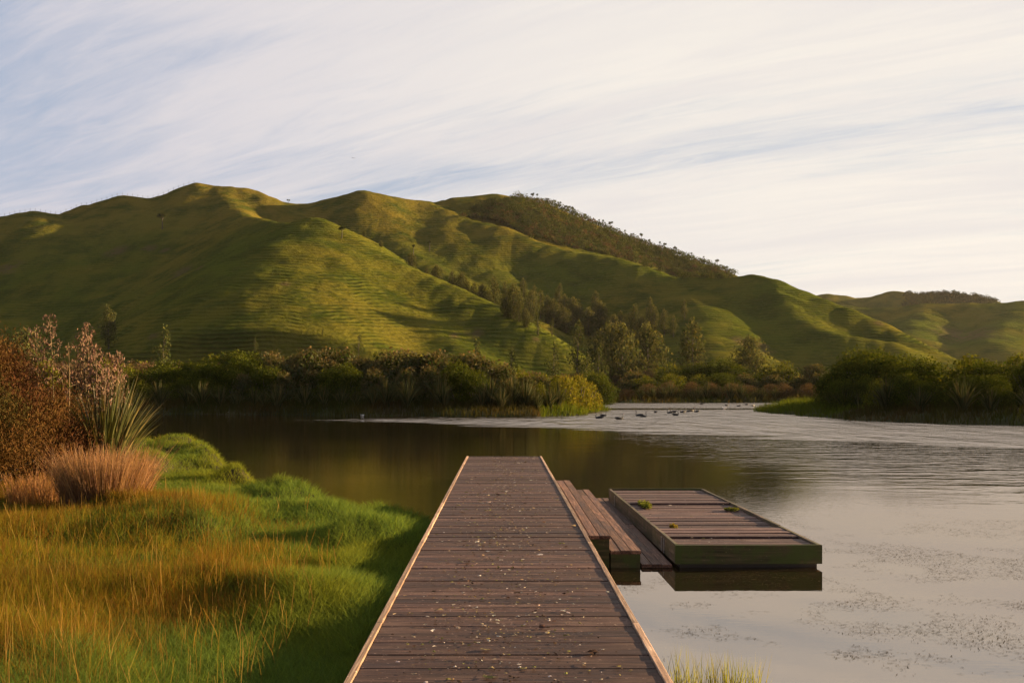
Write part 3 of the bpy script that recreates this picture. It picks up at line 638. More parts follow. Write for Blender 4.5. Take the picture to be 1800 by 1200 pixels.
shrub_rows([([(20, 163), (32, 166), (47, 168), (58, 158), (75, 148)], 0.42, 1.05), ([(21, 169), (33, 172), (48, 175), (62, 168), (80, 158)], 0.72, 1.35), ([(24, 178), (36, 182), (52, 186), (70, 180), (100, 170)], 0.97, 1.6)],
           FM, kf_fm, 'shrub', 'shrubs across the inlet', lambda k: KN[k] + ' shrub on the far shore in the middle, beyond the swans', 3.3)
shrub_rows([([(14, 150), (17, 185), (20, 235)], 0.9, 1.1), ([(18, 244), (26, 243), (36, 243), (50, 240)], 1.0, 1.5), ([(29, 232), (27, 200), (22, 175)], 0.8, 1.1), ([(-60, 205), (-30, 200), (0, 190), (14, 200)], 1.0, 1.6)],
           [(-500, 640), (900, 652), (1000, 655), (1060, 658), (1120, 650), (2000, 645)], lambda x, f: random.choice(['brown', 'brown', 'grey', 'yellow', 'dark']), 'shrub', 'shrubs up the channel', lambda k: KN[k] + ' shrub beside the narrow channel at the foot of the hills', 4.2)

# flax clumps and reeds along the far shores
FLG = [(0.025, 0.034, 0.012), (0.045, 0.055, 0.022), (0.065, 0.072, 0.035), (0.09, 0.075, 0.03)]
M_STRAPF = foliage_mat('strap_leaf_dull', 0.2)
def make_far_flax(high, seed, stalks=2):
    root = empty('flax_bush'); V, f, C = flax_leaves(120, high, FLG, 0.11, 1.0, 4); npmesh('leaves', V, [f], M_STRAPF, root, C)
    for k in range(stalks):
        flax_stalk(root, random.uniform(-.3, .3), random.uniform(-.3, .3), high * random.uniform(1.35, 1.6), random.uniform(-.08, .08), (0.14, 0.07, 0.045), pods=14, rs=0.03, ps=2.0)
    return root
P_FX = [make_far_flax(2.6, 1, 1), make_far_flax(2.3, 2, 0), make_far_flax(2.8, 3, 0)]
ALLPROTO += P_FX
def flaxline(pts, n, lab, grp, s0=0.75, s1=1.15, px_bias=None):
    P = smoothline([(a, b, 0) for a, b in pts], 6); L = np.concatenate([[0], np.cumsum(np.hypot(*(np.diff(P[:, :2], axis=0).T)))])
    for i in range(n):
        s = (i + random.random()) / n * L[-1]; x = np.interp(s, L, P[:, 0]); y = np.interp(s, L, P[:, 1]) + random.uniform(-.8, .8)
        place(random.choice(P_FX[1:] if random.random() < .9 else P_FX), (x, y, max(0.0, float(ground_at(x, y))) - 0.05), random.uniform(s0, s1), lab, 'flax', grp)
for gx_, gy_, gh_, gl_ in [(5.6, 90, 3.4, 'bright yellow-green bush near the end of the left point, left of three'), (7.0, 93, 3.6, 'bright yellow-green bush near the end of the left point, middle and tallest of three'), (8.2, 96, 2.9, 'bright yellow-green bush at the very end of the left point, right of three')]:
    place(P_SH['gold'][0], (gx_, gy_, float(ground_at(gx_, gy_)) - .1), .85, gl_, 'bush', 'sunlit bushes at the tip of the left point', sz=gh_ / 3.4)
flaxline([(-33, 90.5), (-24, 88.5), (-13, 83.8), (-3.8, 81.8), (2.5, 81.5), (5, 85)], 24, 'dark strap-leaved flax clump at the water edge of the long left point', 'flax along the left point')
flaxline([(-8, 84), (0, 82.5), (4.3, 83)], 5, 'tall flax clump with spreading leaves near the tip of the left point', 'flax near the tip of the left point', 1.1, 1.35)
flaxline([(27, 82), (27.5, 73), (30, 65), (36, 62.3), (50, 58)], 15, 'grey-green flax clump at the foot of the scrub on the right bank', 'flax along the right bank', 0.8, 1.2)
flaxline([(21, 161), (33, 163.5), (46, 164)], 14, 'dark flax clump along the far shore beyond the swans', 'flax on the far shore', 0.9, 1.4)

# low sedge fringe on far shores (uncountable)
def fringe(name, n, area, hmin, hmax, colfn, wd, sdmin=-0.5, sdmax=5.0):
    x0, x1, y0, y1 = area; X = RNG.uniform(x0, x1, n * 6); Y = RNG.uniform(y0, y1, n * 6)
    sd = sdpoly(X, Y, LAKE) + 2.5 * fbm(X * 0.25, Y * 0.25, 3); k = (sd > sdmin) & (sd < sdmax); X = X[k][:n]; Y = Y[k][:n]; m = len(X)
    Z = np.maximum(land_h(X, Y), -0.05); c = colfn(X, Y)
    V, f, C = blades(np.stack([X, Y, Z], -1), RNG.uniform(hmin, hmax, m) * (0.6 + 0.9 * np.clip(fbm(X * .4, Y * .4, 2) + .5, 0, 1)), np.full(m, wd), RNG.random(m) * 0.8, RNG.random(m) * 6.28, c, 2)
    return tag(npmesh(name, V, [f], M_GRASS, col=C), 'sedge and rough grass fringing the far shores', 'sedge', kind='stuff')
def fc(X, Y):
    n = len(X); k = np.clip(fbm(X * 0.3, Y * 0.3, 3) * 3 + .5, 0, 1)[:, None]
    tipm = ((X > 3) & (X < 13) & (Y < 108)) | ((X > 22) & (Y > 74) & (Y < 104))
    return np.where(tipm[:, None], vary((0.065, 0.085, 0.012), n), vary((0.035, 0.042, 0.012), n) * k + vary((0.052, 0.040, 0.017), n) * (1 - k))
fringe('shore_sedge', 15000, (-60, 13, 78, 106), 0.35, 0.9, fc, 0.07)
fringe('shore_sedge', 11000, (22, 75, 50, 106), 0.3, 0.7, fc, 0.06)
fringe('shore_sedge', 9000, (12, 80, 140, 240), 0.5, 1.3, fc, 0.15, -1, 7)

# ---------------------------------------------------------------- trees on the hills
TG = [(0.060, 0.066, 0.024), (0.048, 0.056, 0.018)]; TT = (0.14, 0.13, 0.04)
P_TR = [make_tree('poplar_tree', TG, TT, 9, 5.6, 44, 0.22, 40, s, random.uniform(-.05, .05), 0.10) for s in (1, 2, 3)]
P_WD = [make_tree('willow_tree', TG, TT, 9, 8.4, 60, 0.24, 30, s, 0.04, 0.06) for s in (4, 5)]
P_SL = [make_tree('young_poplar_tree', [(0.050, 0.062, 0.018)], (0.10, 0.095, 0.025), 9, 3.6, 36, 0.20, 52, s, 0.03, 0.04) for s in (6, 7)]
ALLPROTO += P_TR + P_WD + P_SL
# x, top y, base y, kind, label
TREES = [
 (670, 430, 452, 'w', 'small bushy tree on the crest line, highest of the trees behind the front spur'),
 (640, 424, 440, 'w', 'low scrubby tree just over the crest of the front spur, near its top'),
 (723, 446, 486, 'w', 'round grey-green tree standing alone below the thin dead trunk on the slope'),
 (767, 467, 505, 'w', 'wide bushy tree peeping over the crest of the front spur'),
 (750, 470, 498, 't', None), (795, 478, 512, 't', None), (810, 483, 516, 'w', None), (832, 498, 524, 't', None), (847, 503, 532, 'w', None),
 (867, 490, 535, 't', 'tall pointed poplar at the upper left end of the valley grove'),
 (880, 517, 549, 's', None), (890, 498, 545, 't', None), (903, 505, 560, 'w', None), (920, 490, 530, 't', 'upright poplar sticking up at the top of the valley grove'), (933, 516, 566, 'w', None),
 (912, 530, 565, 't', None), (946, 548, 590, 's', 'pale sunlit young poplar at the lower edge of the valley grove'), (963, 523, 570, 't', None), (950, 514, 560, 't', None), (975, 530, 575, 'w', None),
 (983, 500, 545, 't', 'narrow dark poplar right of the valley grove'), (992, 520, 560, 't', None), (1007, 527, 572, 'w', None),
 (1014, 565, 622, 's', 'pale yellow-green poplar standing alone on the valley floor'),
 (1047, 515, 560, 't', None), (1054, 533, 577, 'w', None), (1078, 556, 592, 'w', None),
 (1071, 577, 630, 'w', 'broad dark tree, left of the pair at the foot of the valley'), (1094, 576, 643, 'w', 'big round-headed tree, right of the pair at the foot of the valley'),
 (1115, 538, 600, 't', 'dark tall tree on the slope behind the big pair'), (1145, 525, 570, 't', None), (1168, 546, 588, 't', None), (1203, 528, 562, 't', None),
 (1062, 560, 598, 't', None), (1100, 556, 596, 't', None), (1128, 560, 604, 'w', None), (1090, 548, 580, 't', None), (1035, 545, 590, 'w', None), (995, 545, 585, 'w', None), (925, 545, 575, 'w', None), (890, 525, 556, 'w', None), (860, 512, 540, 't', None), (820, 495, 520, 't', None), (1020, 535, 566, 't', None), (1140, 580, 622, 'w', None), (970, 560, 592, 's', None), (940, 505, 548, 't', None), (1150, 545, 585, 't', None), (1184, 556, 592, 't', None),
 (1218, 566, 636, 't', 'tall dark tree standing alone right of the valley'), (1318, 597, 642, 'w', 'hazy round tree low on the right-hand hillside'),
 (1052, 606, 660, 's', 'bright green tree above the channel behind the tip of the left point'), (1030, 620, 656, 's', 'small bright tree left of the bright green one above the channel'),
 (972, 600, 655, 's', 'thin-leaved sapling against the foot of the front spur'), (897, 610, 648, 's', 'slim sapling above the right part of the scrub'), (834, 594, 640, 's', 'sapling with an open crown above the middle of the scrub'),
 (630, 584, 625, 's', 'faint slender sapling at the foot of the front spur'), (567, 581, 622, 's', 'narrow sapling behind the highest scrub'), (448, 590, 625, 's', 'small narrow sapling left of the scrub mound'),
 (285, 574, 640, 's', 'yellow-green poplar with two tops at the left foot of the hills'), (191, 540, 612, 't', 'dark narrow poplar with a lit top right of the flax stalks'),
 (45, 585, 640, 'w', 'tree behind the brown feathery bush'),
]
for i, (tx, ty, by, kd, lab) in enumerate(TREES):
    p = hit(tx, by, 190)
    if by >= 618:
        Yd = 235 + (650 - by) * 1.4; g = float(ground_at((tx - VX) / F * Yd, Yd)); p = ((tx - VX) / F * Yd, Yd, g)
    if not p: continue
    if 600 < tx < 885 and by < 560 and p[1] < 400:          # these stand in the gully behind the crest of the front spur
        Yd = p[1] + 32; p = ((tx - VX) / F * Yd, Yd, float(ground_at((tx - VX) / F * Yd, Yd)))
    h = (CZ + (VY - ty) / F * p[1]) - p[2]; h = max(2.5, h) * (1.04 if not lab else 1.0)
    pr = random.choice({'t': P_TR, 'w': P_WD, 's': P_SL}[kd])
    lb = lab or {'t': 'dark upright poplar in the grove in the valley between the hills', 'w': 'dark bushy tree in the grove in the valley between the hills', 's': 'pale young poplar on the lower slopes'}[kd]
    place(pr, (p[0], p[1], p[2] - 0.3), h / 9.0 * 0.76, lb, 'tree', 'trees of the valley grove' if not lab else 'trees on the hill slopes', sz=h / 9.0 * 1.03)
# cabbage trees
P_CB = [make_cabbage('cabbage_tree', 6.0, 3, 1), make_cabbage('cabbage_tree', 6.0, 1, 2), make_cabbage('cabbage_tree', 6.0, 2, 3)]
ALLPROTO += P_CB
for (tx, ty, by, lab) in [(285, 374, 403, 'tall cabbage tree alone on the left hillside below the main peak'), (601, 397, 419, 'cabbage tree on the crest of the front spur'), (755, 423, 442, 'bushy-headed cabbage tree on the middle slope'), (727, 430, 450, 'thin pale cabbage tree trunk on the middle slope'), (507, 350, 360, 'tiny cabbage tree on the saddle of the main ridge')]:
    p = hit(tx, by, 262)
    if not p: 
        for q in range(by, by + 30): 
            p = hit(tx, q, 262)
            if p: break
    h = max(3.0, (VY - ty) / F * p[1] + CZ - p[2]); place(random.choice(P_CB), (p[0], p[1], p[2] - .2), h / 6 * 1.02, lab, 'tree', 'cabbage trees on the open hills')
# small trees standing up along the bush ridge
def skyline(x):
    u = (x - VX) / F; iu = int(np.searchsorted(U, u)); m = (ALLY > 262) & (ALLY < 760); e = (ALLH[:, iu] - CZ) / ALLY; e = np.where(m, e, -9); i = int(np.argmax(e))
    return (u * ALLY[i], ALLY[i], ALLH[i, iu])
for x in [935, 943, 962, 975, 985, 992, 1000, 1006, 1012, 1030, 1033, 1052, 1062, 1075, 1090, 1098, 1112, 1126, 1134, 1141, 1160, 1168, 1186, 1216, 1238, 1262]:
    p = skyline(x + random.uniform(-2, 2)); h = random.uniform(2.6, 6.0)
    place(random.choice(P_CB), (p[0], p[1], p[2] + 0.3), h / 6, 'small cabbage tree standing up along the skyline of the bush-covered ridge', 'tree', 'cabbage trees along the bush ridge')
# native bush mantling the far side ridge
cen = []
tries = 0
BUSHPOLY = [(812, 382), (850, 358), (905, 350), (960, 362), (1000, 380), (1060, 405), (1150, 438), (1220, 461), (1290, 488), (1280, 494), (1200, 490), (1150, 474), (1090, 454), (1000, 436), (935, 420), (880, 394)]
bx = RNG.uniform(810, 1295, 6000); by_ = RNG.uniform(345, 498, 6000); ins = sdpoly(bx, by_, BUSHPOLY) < 0
for x, y in zip(bx[ins], by_[ins]):
    p = hit(x, y, 262)
    if p: cen.append(p)
for x in np.arange(908, 1292, 2.2):
    p = skyline(x); cen.append((p[0], p[1] + random.uniform(-4, 4), p[2]))
parts = []
BC = [(0.045, 0.058, 0.014), (0.060, 0.068, 0.018), (0.050, 0.058, 0.014), (0.080, 0.052, 0.026), (0.036, 0.050, 0.012)]
for (x, y, z) in cen:
    r = random.uniform(1.6, 3.4); k = 0.5 + 1.8 * float(fbm(np.array(x * .02), np.array(y * .02 + z * .03), 2))
    c = BC[int(np.clip(random.gauss(2.0 * (1 - k) + 1.0, 1.3), 0, 4))]
    n = 60; d = sph(n); d[:, 2] = np.abs(d[:, 2]); pp = np.array([x, y, z + r * 0.2]) + d * r * (0.75 + 0.3 * RNG.random((n, 1)))
    parts.append(quads(pp, d + RNG.normal(size=(n, 3)) * .5, 0.42 * (0.7 + 0.6 * RNG.random(n)), vary(c, n, .3, .1)))
V, f, C = join(parts)
tag(npmesh('hill_bush', V, f, M_LEAF, col=C), 'dense dark native bush covering the right side of the high ridge', 'forest', kind='stuff')
# dark bush and a few trees on the far right hill
parts = []
for k in range(420):
    x = random.uniform(1590, 1755); y = random.uniform(514, 540) + (x - 1600) * -0.02
    p = hit(x, y, 900)
    if not p or p[1] > 1130: continue
    r = random.uniform(2, 4.5); n = 26; d = sph(n); d[:, 2] = np.abs(d[:, 2]); pp = np.array(p) + d * r
    parts.append(quads(pp, d, 0.9 * np.ones(n), vary((0.030, 0.036, 0.014), n)))
V, f, C = join(parts)
tag(npmesh('far_bush', V, f, M_LEAF, col=C), 'patch of dark bush on the farthest hill at the right', 'forest', kind='stuff')

# ridge fence
fr = empty('ridge_fence', skyline(60), 0, 'thin post fence running along the skyline of the left ridge', 'fence')
o0 = Vector(fr.location); fp = []
for k, x in enumerate(np.arange(-10, 345, 9.0)):
    p = skyline(x); fp.append(Vector(p))
    V, f = tube([(0, 0, -0.3), (0, 0, 1.5)], 0.08, 5); V = V + np.array(Vector(p) - o0)
    npmesh('post', V, [f], M_BARK, fr, vary((0.12, 0.1, 0.08), len(V)))
wp = []
for hh in (0.6, 1.2):
    V, f = tube([tuple(q - o0 + Vector((0, 0, hh))) for q in fp], 0.015, 3); wp.append((V, f))
tubes_mesh('wire', wp, M_METAL, fr)

# ---------------------------------------------------------------- near bank vegetation
def near_grass():
    n = 1300000
    Y = 4.2 * (56 / 4.2) ** (RNG.random(n) ** 1.1); lo = -0.62 * Y - 2.0; X = lo + (0.06 * Y + 1.6 - lo) * RNG.random(n)
    sd = -sdpoly(X, Y, BANK) + 0.35 * fbm(X * 0.9, Y * 0.9, 3); k = (sd > -0.06) & ((X < -0.93) | ((Y < 0)))
    X, Y, sd = X[k], Y[k], sd[k]; n = len(X); Z = bank_h(X, Y)
    # rushes (ochre) away from the edge and the jetty; lush green sward at the edge
    q = fbm(X * 0.35, Y * 0.25, 4) * 1.5
    och = np.clip((sd - 1.9 - 0.035 * Y) * 0.8 + q * 2.6 + 0.2, 0, 1) * np.clip((-X - 1.9 - 0.10 * np.abs(Y - 12)) * 0.8 + q * 1.5, 0, 1)
    patchg = np.clip(fbm(X * 0.9 + 30, Y * 0.6, 3) * 5 + 0.45, 0, 1)
    och = och * (0.27 + 0.58 * patchg)
    isr = RNG.random(n) < och * 0.92
    h = np.where(isr, 0.10 + 0.16 * RNG.random(n), 0.07 + 0.12 * RNG.random(n)) * (0.75 + 0.7 * np.clip(fbm(X * 1.4, Y * 1.4, 2) + .5, 0, 1))
    wd = np.where(isr, 0.0016, 0.0026) + Y * 0.00044
    lean = np.where(isr, RNG.random(n) * 0.75, 0.25 + RNG.random(n) * 0.9)
    g1 = vary((0.110, 0.165, 0.036), n, .3, .08); g2 = vary((0.150, 0.165, 0.022), n, .3, .1); gm = np.clip(fbm(X * .5 + 9, Y * .5, 3) * 3 + .35 + 0.028 * (Y - 14), 0, 1)[:, None]
    G = g1 * (1 - gm) + g2 * gm
    rsel = RNG.random((n, 1)); rm = np.clip(fbm(X * .8 + 50, Y * .6 + 20, 3) * 3.0 + .5, 0, 1)[:, None]
    O = np.where(rsel < 0.42, vary((0.20, 0.140, 0.018), n, .3, .1), np.where(rsel < 0.75, vary((0.12, 0.125, 0.014), n, .3, .1), vary((0.14, 0.066, 0.018), n, .3, .1)))
    O = O * (1 - 0.45 * rm) + vary((0.15, 0.062, 0.016), n, .3, .1) * 0.45 * rm
    rd = np.clip(fbm(X * 1.7 + 11, Y * 1.1 + 5, 3) * 6 - .5, 0, 1)[:, None]
    O = O * (1 - .55 * rd) + vary((0.085, 0.045, 0.016), n, .3, .1) * .55 * rd
    C = np.where(isr[:, None], O, G)
    V, f, C = blades(np.stack([X, Y, Z - 0.02], -1), h, wd, lean, RNG.random(n) * 6.28, C, 2, droop=0.15)
    tag(npmesh('bank_grass', V, [f], M_GRASS, col=C), 'long green and ochre grass and rushes covering the near bank', 'grass', kind='stuff')
    # tall straw seed stems
    n = 3000; Y = 4.5 * (40 / 4.5) ** RNG.random(n); X = -0.62 * Y - 1 + (0.62 * Y) * RNG.random(n)
    sd = -sdpoly(X, Y, BANK); q = fbm(X * 0.35, Y * 0.25, 4); k = (sd > 1.2) & (X < -1.4) & (q * 3 + (sd - 1.9) * .6 + fbm(X * 1.1 + 3, Y * 1.1, 2) * 3 > 0.35); X, Y = X[k], Y[k]; n = len(X)
    V, f, C = blades(np.stack([X, Y, bank_h(X, Y)], -1), 0.18 + 0.20 * RNG.random(n), 0.0016 + Y * 0.00034, RNG.random(n) * 0.4, RNG.random(n) * 6.28, vary((0.26, 0.16, 0.045), n, .35, .1), 2, tipw=0.5)
    tag(npmesh('seed_stems', V, [f], M_GRASS, col=C), 'straw-coloured seed stems standing above the bank grass', 'grass', kind='stuff')
near_grass()
def bz(x, y): return float(bank_h(np.array([x]), np.array([y]))[0])
# tussock
def make_tussock(name, loc, n, rad, high, cols, wd, lab, sy=1.0, leanx=0.25):
    root = empty(name, loc, 0, lab, 'grass clump')
    r = rad * np.sqrt(RNG.random(n)); a = RNG.random(n) * 6.28; b = np.stack([np.cos(a) * r, np.sin(a) * r * sy, np.full(n, -.05)], -1)
    h = high * (0.35 + 0.50 * RNG.random(n) + 0.30 * RNG.random(n) ** 4) * (0.75 + 0.5 * np.clip(fbm(b[:, 0] * 3, b[:, 1] * 3, 2) + .5, 0, 1)); ci = RNG.integers(len(cols), size=n); c = np.array(cols)[ci] * (1 + .35 * (RNG.random((n, 1)) * 2 - 1))
    V, f, C = blades(b, h, np.full(n, wd), (r / rad) * 0.18 + RNG.random(n) ** 2 * 0.45, np.where(RNG.random(n) < .5, a, RNG.random(n) * 6.28), c, 3, tipw=0.35)
    V[:, 0] += leanx * 0.16 * np.clip(V[:, 2], 0, 9) ** 1.5
    npmesh('stems', V, [f], M_GRASS, root, C)
    # fluffy heads
    m = n // 3; k = RNG.integers(n, size=m); tips = V.reshape(n, -1, 3)[k, -1]; p = tips - np.stack([0 * tips[:, 0], 0 * tips[:, 0], RNG.random(m) * .2 * high], -1)
    V2, f2, C2 = quads(p, RNG.normal(size=(m, 3)), 0.010 * np.ones(m), vary((0.34, 0.20, 0.13), m, .3, .08)); npmesh('seed_heads', V2, [f2], M_GRASS, root, C2)
    return root
make_tussock('dry_tussock', (-5.75, 14.4, bz(-5.75, 14.4)), 8000, 0.58, 0.88, [(0.30, 0.175, 0.105), (0.36, 0.22, 0.12), (0.24, 0.12, 0.07), (0.16, 0.10, 0.06)], 0.0065, 'tall pinkish tan tussock of dry grass in front of the flax')
make_tussock('dry_tussock', (-7.0, 15.4, bz(-7.0, 15.4)), 1500, 0.6, 0.6, [(0.26, 0.13, 0.06), (0.30, 0.17, 0.08)], 0.009, 'lower rusty tussock between the tan tussock and the brown bush')
# foreground flax
fx = empty('flax_bush', (-7.55, 18.4, bz(-7.55, 18.4) - .05), 0, 'tall flax with yellow-green sword leaves and dry pod stalks beside the brown bush', 'flax')
V, f, C = flax_leaves(420, 2.45, [(0.06, 0.07, 0.018), (0.036, 0.045, 0.013), (0.14, 0.11, 0.035), (0.09, 0.09, 0.025)], 0.06, 0.66, 7)
k = 0.55 * np.clip(V[:, 2], 0, 5); V[:, 0] += 0.22 * k + .15
npmesh('leaves', V, [f], M_STRAP, fx, C)
PC = (0.14, 0.088, 0.062)
for (xx, yy, h, ln, pods) in [(-0.95, 0.3, 3.55, -0.01, 44), (-1.12, 0.1, 3.3, -0.015, 36), (-0.72, 0.4, 3.0, 0.02, 20), (-0.18, 0.0, 3.2, -0.02, 46), (-0.30, 0.2, 3.35, 0.03, 40), (0.02, -0.2, 2.9, 0.03, 46), (0.12, 0.3, 2.75, 0.04, 42), (0.3, 0.1, 2.75, 0.035, 46), (0.2, -0.3, 2.5, 0.05, 34)]:
    flax_stalk(fx, xx, yy, h * 0.93, ln, PC, pods=int(pods * .62), rs=0.011, ps=0.85)
# feathery brown bush at the left edge
def brown_bush(loc, wide, high, lab, n=60000, seed=3):
    rr = random.Random(seed); root = empty('feathery_bush', loc, 0, lab, 'bush'); tb = []; parts = []
    cls = []
    for k in range(46):
        a = rr.random() * 6.28; q = rr.random() ** .6; e = rr.random()
        x = math.cos(a) * q * wide / 2; y = math.sin(a) * q * wide / 2; z = high * (0.15 + 0.75 * e * (1 - 0.5 * q ** 2)); cls.append((x, y, z, 0.20 + 0.22 * rr.random()))
        tb.append(tube([(x * .05, y * .05, -.1), (x * .45, y * .45, z * .45), (x, y, z), (x * 1.15, y * 1.15, z + 0.25)], [0.03, 0.02, 0.01, 0.004], 5))
    for (x, y, z, r) in cls:
        m = n // len(cls); p = np.array([x, y, z]) + RNG.normal(size=(m, 3)) * r * np.array([1, 1, 0.9]) * 0.8
        d = np.stack([np.full(m, x) * .3, np.full(m, y) * .3, np.full(m, .8)], -1) + RNG.normal(size=(m, 3)) * 0.55; d /= np.linalg.norm(d, axis=1, keepdims=True)
        s = np.cross(d, RNG.normal(size=(m, 3))); s /= np.linalg.norm(s, axis=1, keepdims=True)
        L = 0.022 + 0.028 * RNG.random((m, 1)); V = np.stack([p - d * L, p + s * 0.006, p + d * L, p - s * 0.006], 1).reshape(-1, 3)
        c = (0.068, 0.031, 0.014) if rr.random() < .6 else (0.088, 0.048, 0.016) if rr.random() < .6 else (0.046, 0.038, 0.012)
        parts.append((V, np.arange(m * 4).reshape(m, 4), np.repeat(vary(c, m, .4, .1), 4, 0)))
    V, f, C = join(parts); V[:, 2] = np.maximum(V[:, 2], -.05); npmesh('foliage', V, f, M_TWIG, root, C); tubes_mesh('branches', tb, M_BARK, root, (0.11, 0.07, 0.045)); return root
brown_bush((-9.3, 17.4, bz(-9.3, 17.4)), 3.3, 2.75, 'large feathery rust-brown bush at the left edge of the bank', 230000, 3)
brown_bush((-9.1, 20.2, bz(-9.1, 20.2)), 1.8, 1.8, 'lower part-green feathery bush between the rust-brown bush and the flax', 60000, 5)
brown_bush((-11.8, 19.5, bz(-11.8, 19.5)), 3.6, 2.9, 'rust-brown bush behind the large one, cut by the left edge', 90000, 8)
# sedge tuft by the jetty on the right
def sedge(loc, n, rad, h, lab):
    root = empty('green_sedge', loc, 0, lab, 'sedge'); r = rad * np.sqrt(RNG.random(n)); a = RNG.random(n) * 6.28
    V, f, C = blades(np.stack([np.cos(a) * r, np.sin(a) * r * .7, np.full(n, -.1)], -1), h * (0.5 + .5 * RNG.random(n)), np.full(n, .007), .05 + RNG.random(n) * .35, RNG.random(n) * 6.28, vary((0.17, 0.18, 0.03), n, .35, .1), 3)
    npmesh('blades', V, [f], M_GRASS, root, C); return root
sedge((1.28, 7.15, 0.0), 110, .15, .44, 'sparse green sedge in the water against the jetty edge')
sedge((1.52, 7.0, 0.0), 120, .15, .46, 'sedge tuft in the water, second from the jetty')
sedge((1.74, 7.1, 0.0), 100, .13, .40, 'sedge tuft in the water, farthest from the jetty')

# ---------------------------------------------------------------- timber
class Boards:
    def __init__(s): s.V = []; s.F = []; s.C = []
    def box(s, x0, x1, y0, y1, z0, z1, tilt=0.0, ch=0.004, yaw=0.0):
        o = len(s.V); c = (random.random(), random.random(), random.random())
        # chamfered box: 8 top verts (inset) + 4 lower
        cx, cy = (x0 + x1) / 2, (y0 + y1) / 2
        def add(x, y, z):
            z2 = z + tilt * (y - cy) ; dx, dy = x - cx, y - cy
            s.V.append((cx + dx * math.cos(yaw) - dy * math.sin(yaw), cy + dx * math.sin(yaw) + dy * math.cos(yaw), z2)); s.C.append(c)
        for x, y in ((x0, y0), (x1, y0), (x1, y1), (x0, y1)): add(x, y, z0)
        for x, y in ((x0, y0), (x1, y0), (x1, y1), (x0, y1)): add(x, y, z1 - ch)
        for x, y in ((x0 + ch, y0 + ch), (x1 - ch, y0 + ch), (x1 - ch, y1 - ch), (x0 + ch, y1 - ch)): add(x, y, z1)
        for k in range(4):
            j = (k + 1) % 4; s.F.append((o + k, o + j, o + 4 + j, o + 4 + k)); s.F.append((o + 4 + k, o + 4 + j, o + 8 + j, o + 8 + k))
        s.F.append((o + 8, o + 9, o + 10, o + 11)); s.F.append((o + 3, o + 2, o + 1, o))
        return s
    def build(s, name, mat, parent): return npmesh(name, s.V, [np.array(s.F)], mat, parent, np.array(s.C))
XL, XR, DZ = -0.865, 0.924, 0.57
jt = empty('jetty', (0, 0, 0), 0, 'long weathered brown timber jetty with pale edge boards and steps, running out over the lake', 'jetty')
b = Boards(); y = -4.0
while y < 23.68:
    wd = random.choice((0.141, 0.141, 0.139, 0.284)) if False else 0.141; b.box(XL + 0.045, XR - 0.045, y, y + wd, DZ - 0.045, DZ + random.uniform(-.003, .003), random.uniform(-.005, .005), 0.0015); y += wd + 0.004
b.build('deck', M_DECK, jt)
for (x0, x1) in ((XL, XL + 0.043), (XR - 0.043, XR)):
    b = Boards(); y = -4.0
    while y < 23.7:
        L = min(3.6, 23.73 - y); b.box(x0 + random.uniform(-.002, .002), x1 + random.uniform(-.002, .002), y, y + L - 0.006, DZ - 0.15, DZ + 0.012, 0, 0.004); y += L
    b.build('edge_board', M_TRIM, jt)
b = Boards()
for xs in (XL + 0.25, 0.0, XR - 0.25): b.box(xs - .05, xs + .05, -4, 23.55, DZ - 0.25, DZ - 0.05)
b.build('bearers', M_SIDEY, jt)
b = Boards(); b.box(XL + .045, XR - .045, 23.69, 23.73, DZ - .2, DZ + .004); b.build('end_board', M_DECK, jt)
for yy in np.arange(-2.5, 24, 3.3):
    for xs in (XL + 0.22, XR - 0.22):
        V, f = tube([(xs, yy, -1.3), (xs, yy, DZ - 0.06)], 0.09, 10); npmesh('pile', V, [f], M_POST, jt, vary((.05, .04, .03), len(V)), True)
def step(name, x0, x1, z, y0, y1, nb, down, riserx=True):
    st = empty(name); st.parent = jt; b = Boards(); wd = (x1 - x0) / nb
    for k in range(nb):
        yb = y0; 
        while yb < y1 - .05:
            L = min(random.uniform(2.6, 3.8), y1 - yb); 
            if y1 - yb - L < 0.6: L = y1 - yb
            b.box(x0 + k * wd + .003, x0 + (k + 1) * wd - .003, yb, yb + L - .005, z - .04, z + random.uniform(-.003, .003), random.uniform(-.001, .001)); yb += L
    b.build('tread', M_STEP, st)
    b = Boards(); b.box(x0 + .004, x1 - .012, y0 + .012, y0 + .05, down, z - .042); b.build('end_panel', M_SIDE, st); b = Boards(); b.box(x0 + .004, x1 - .012, y1 - .05, y1 - .012, down, z - .042); b.build('end_panel', M_SIDE, st)
    b = Boards(); b.box(x1 - .05, x1 - .014, y0 + .052, y1 - .052, down, z - .042); b.build('riser', M_SIDEY, st)
    return st
step('step', XR + .004, 1.307, 0.39, 12.1, 19.5, 3, -0.25)
step('step', 1.309, 1.684, 0.21, 12.1, 19.5, 3, -0.25)
st = step('landing', 1.686, 2.06, 0.045, 12.1, 19.5, 3, -0.25)
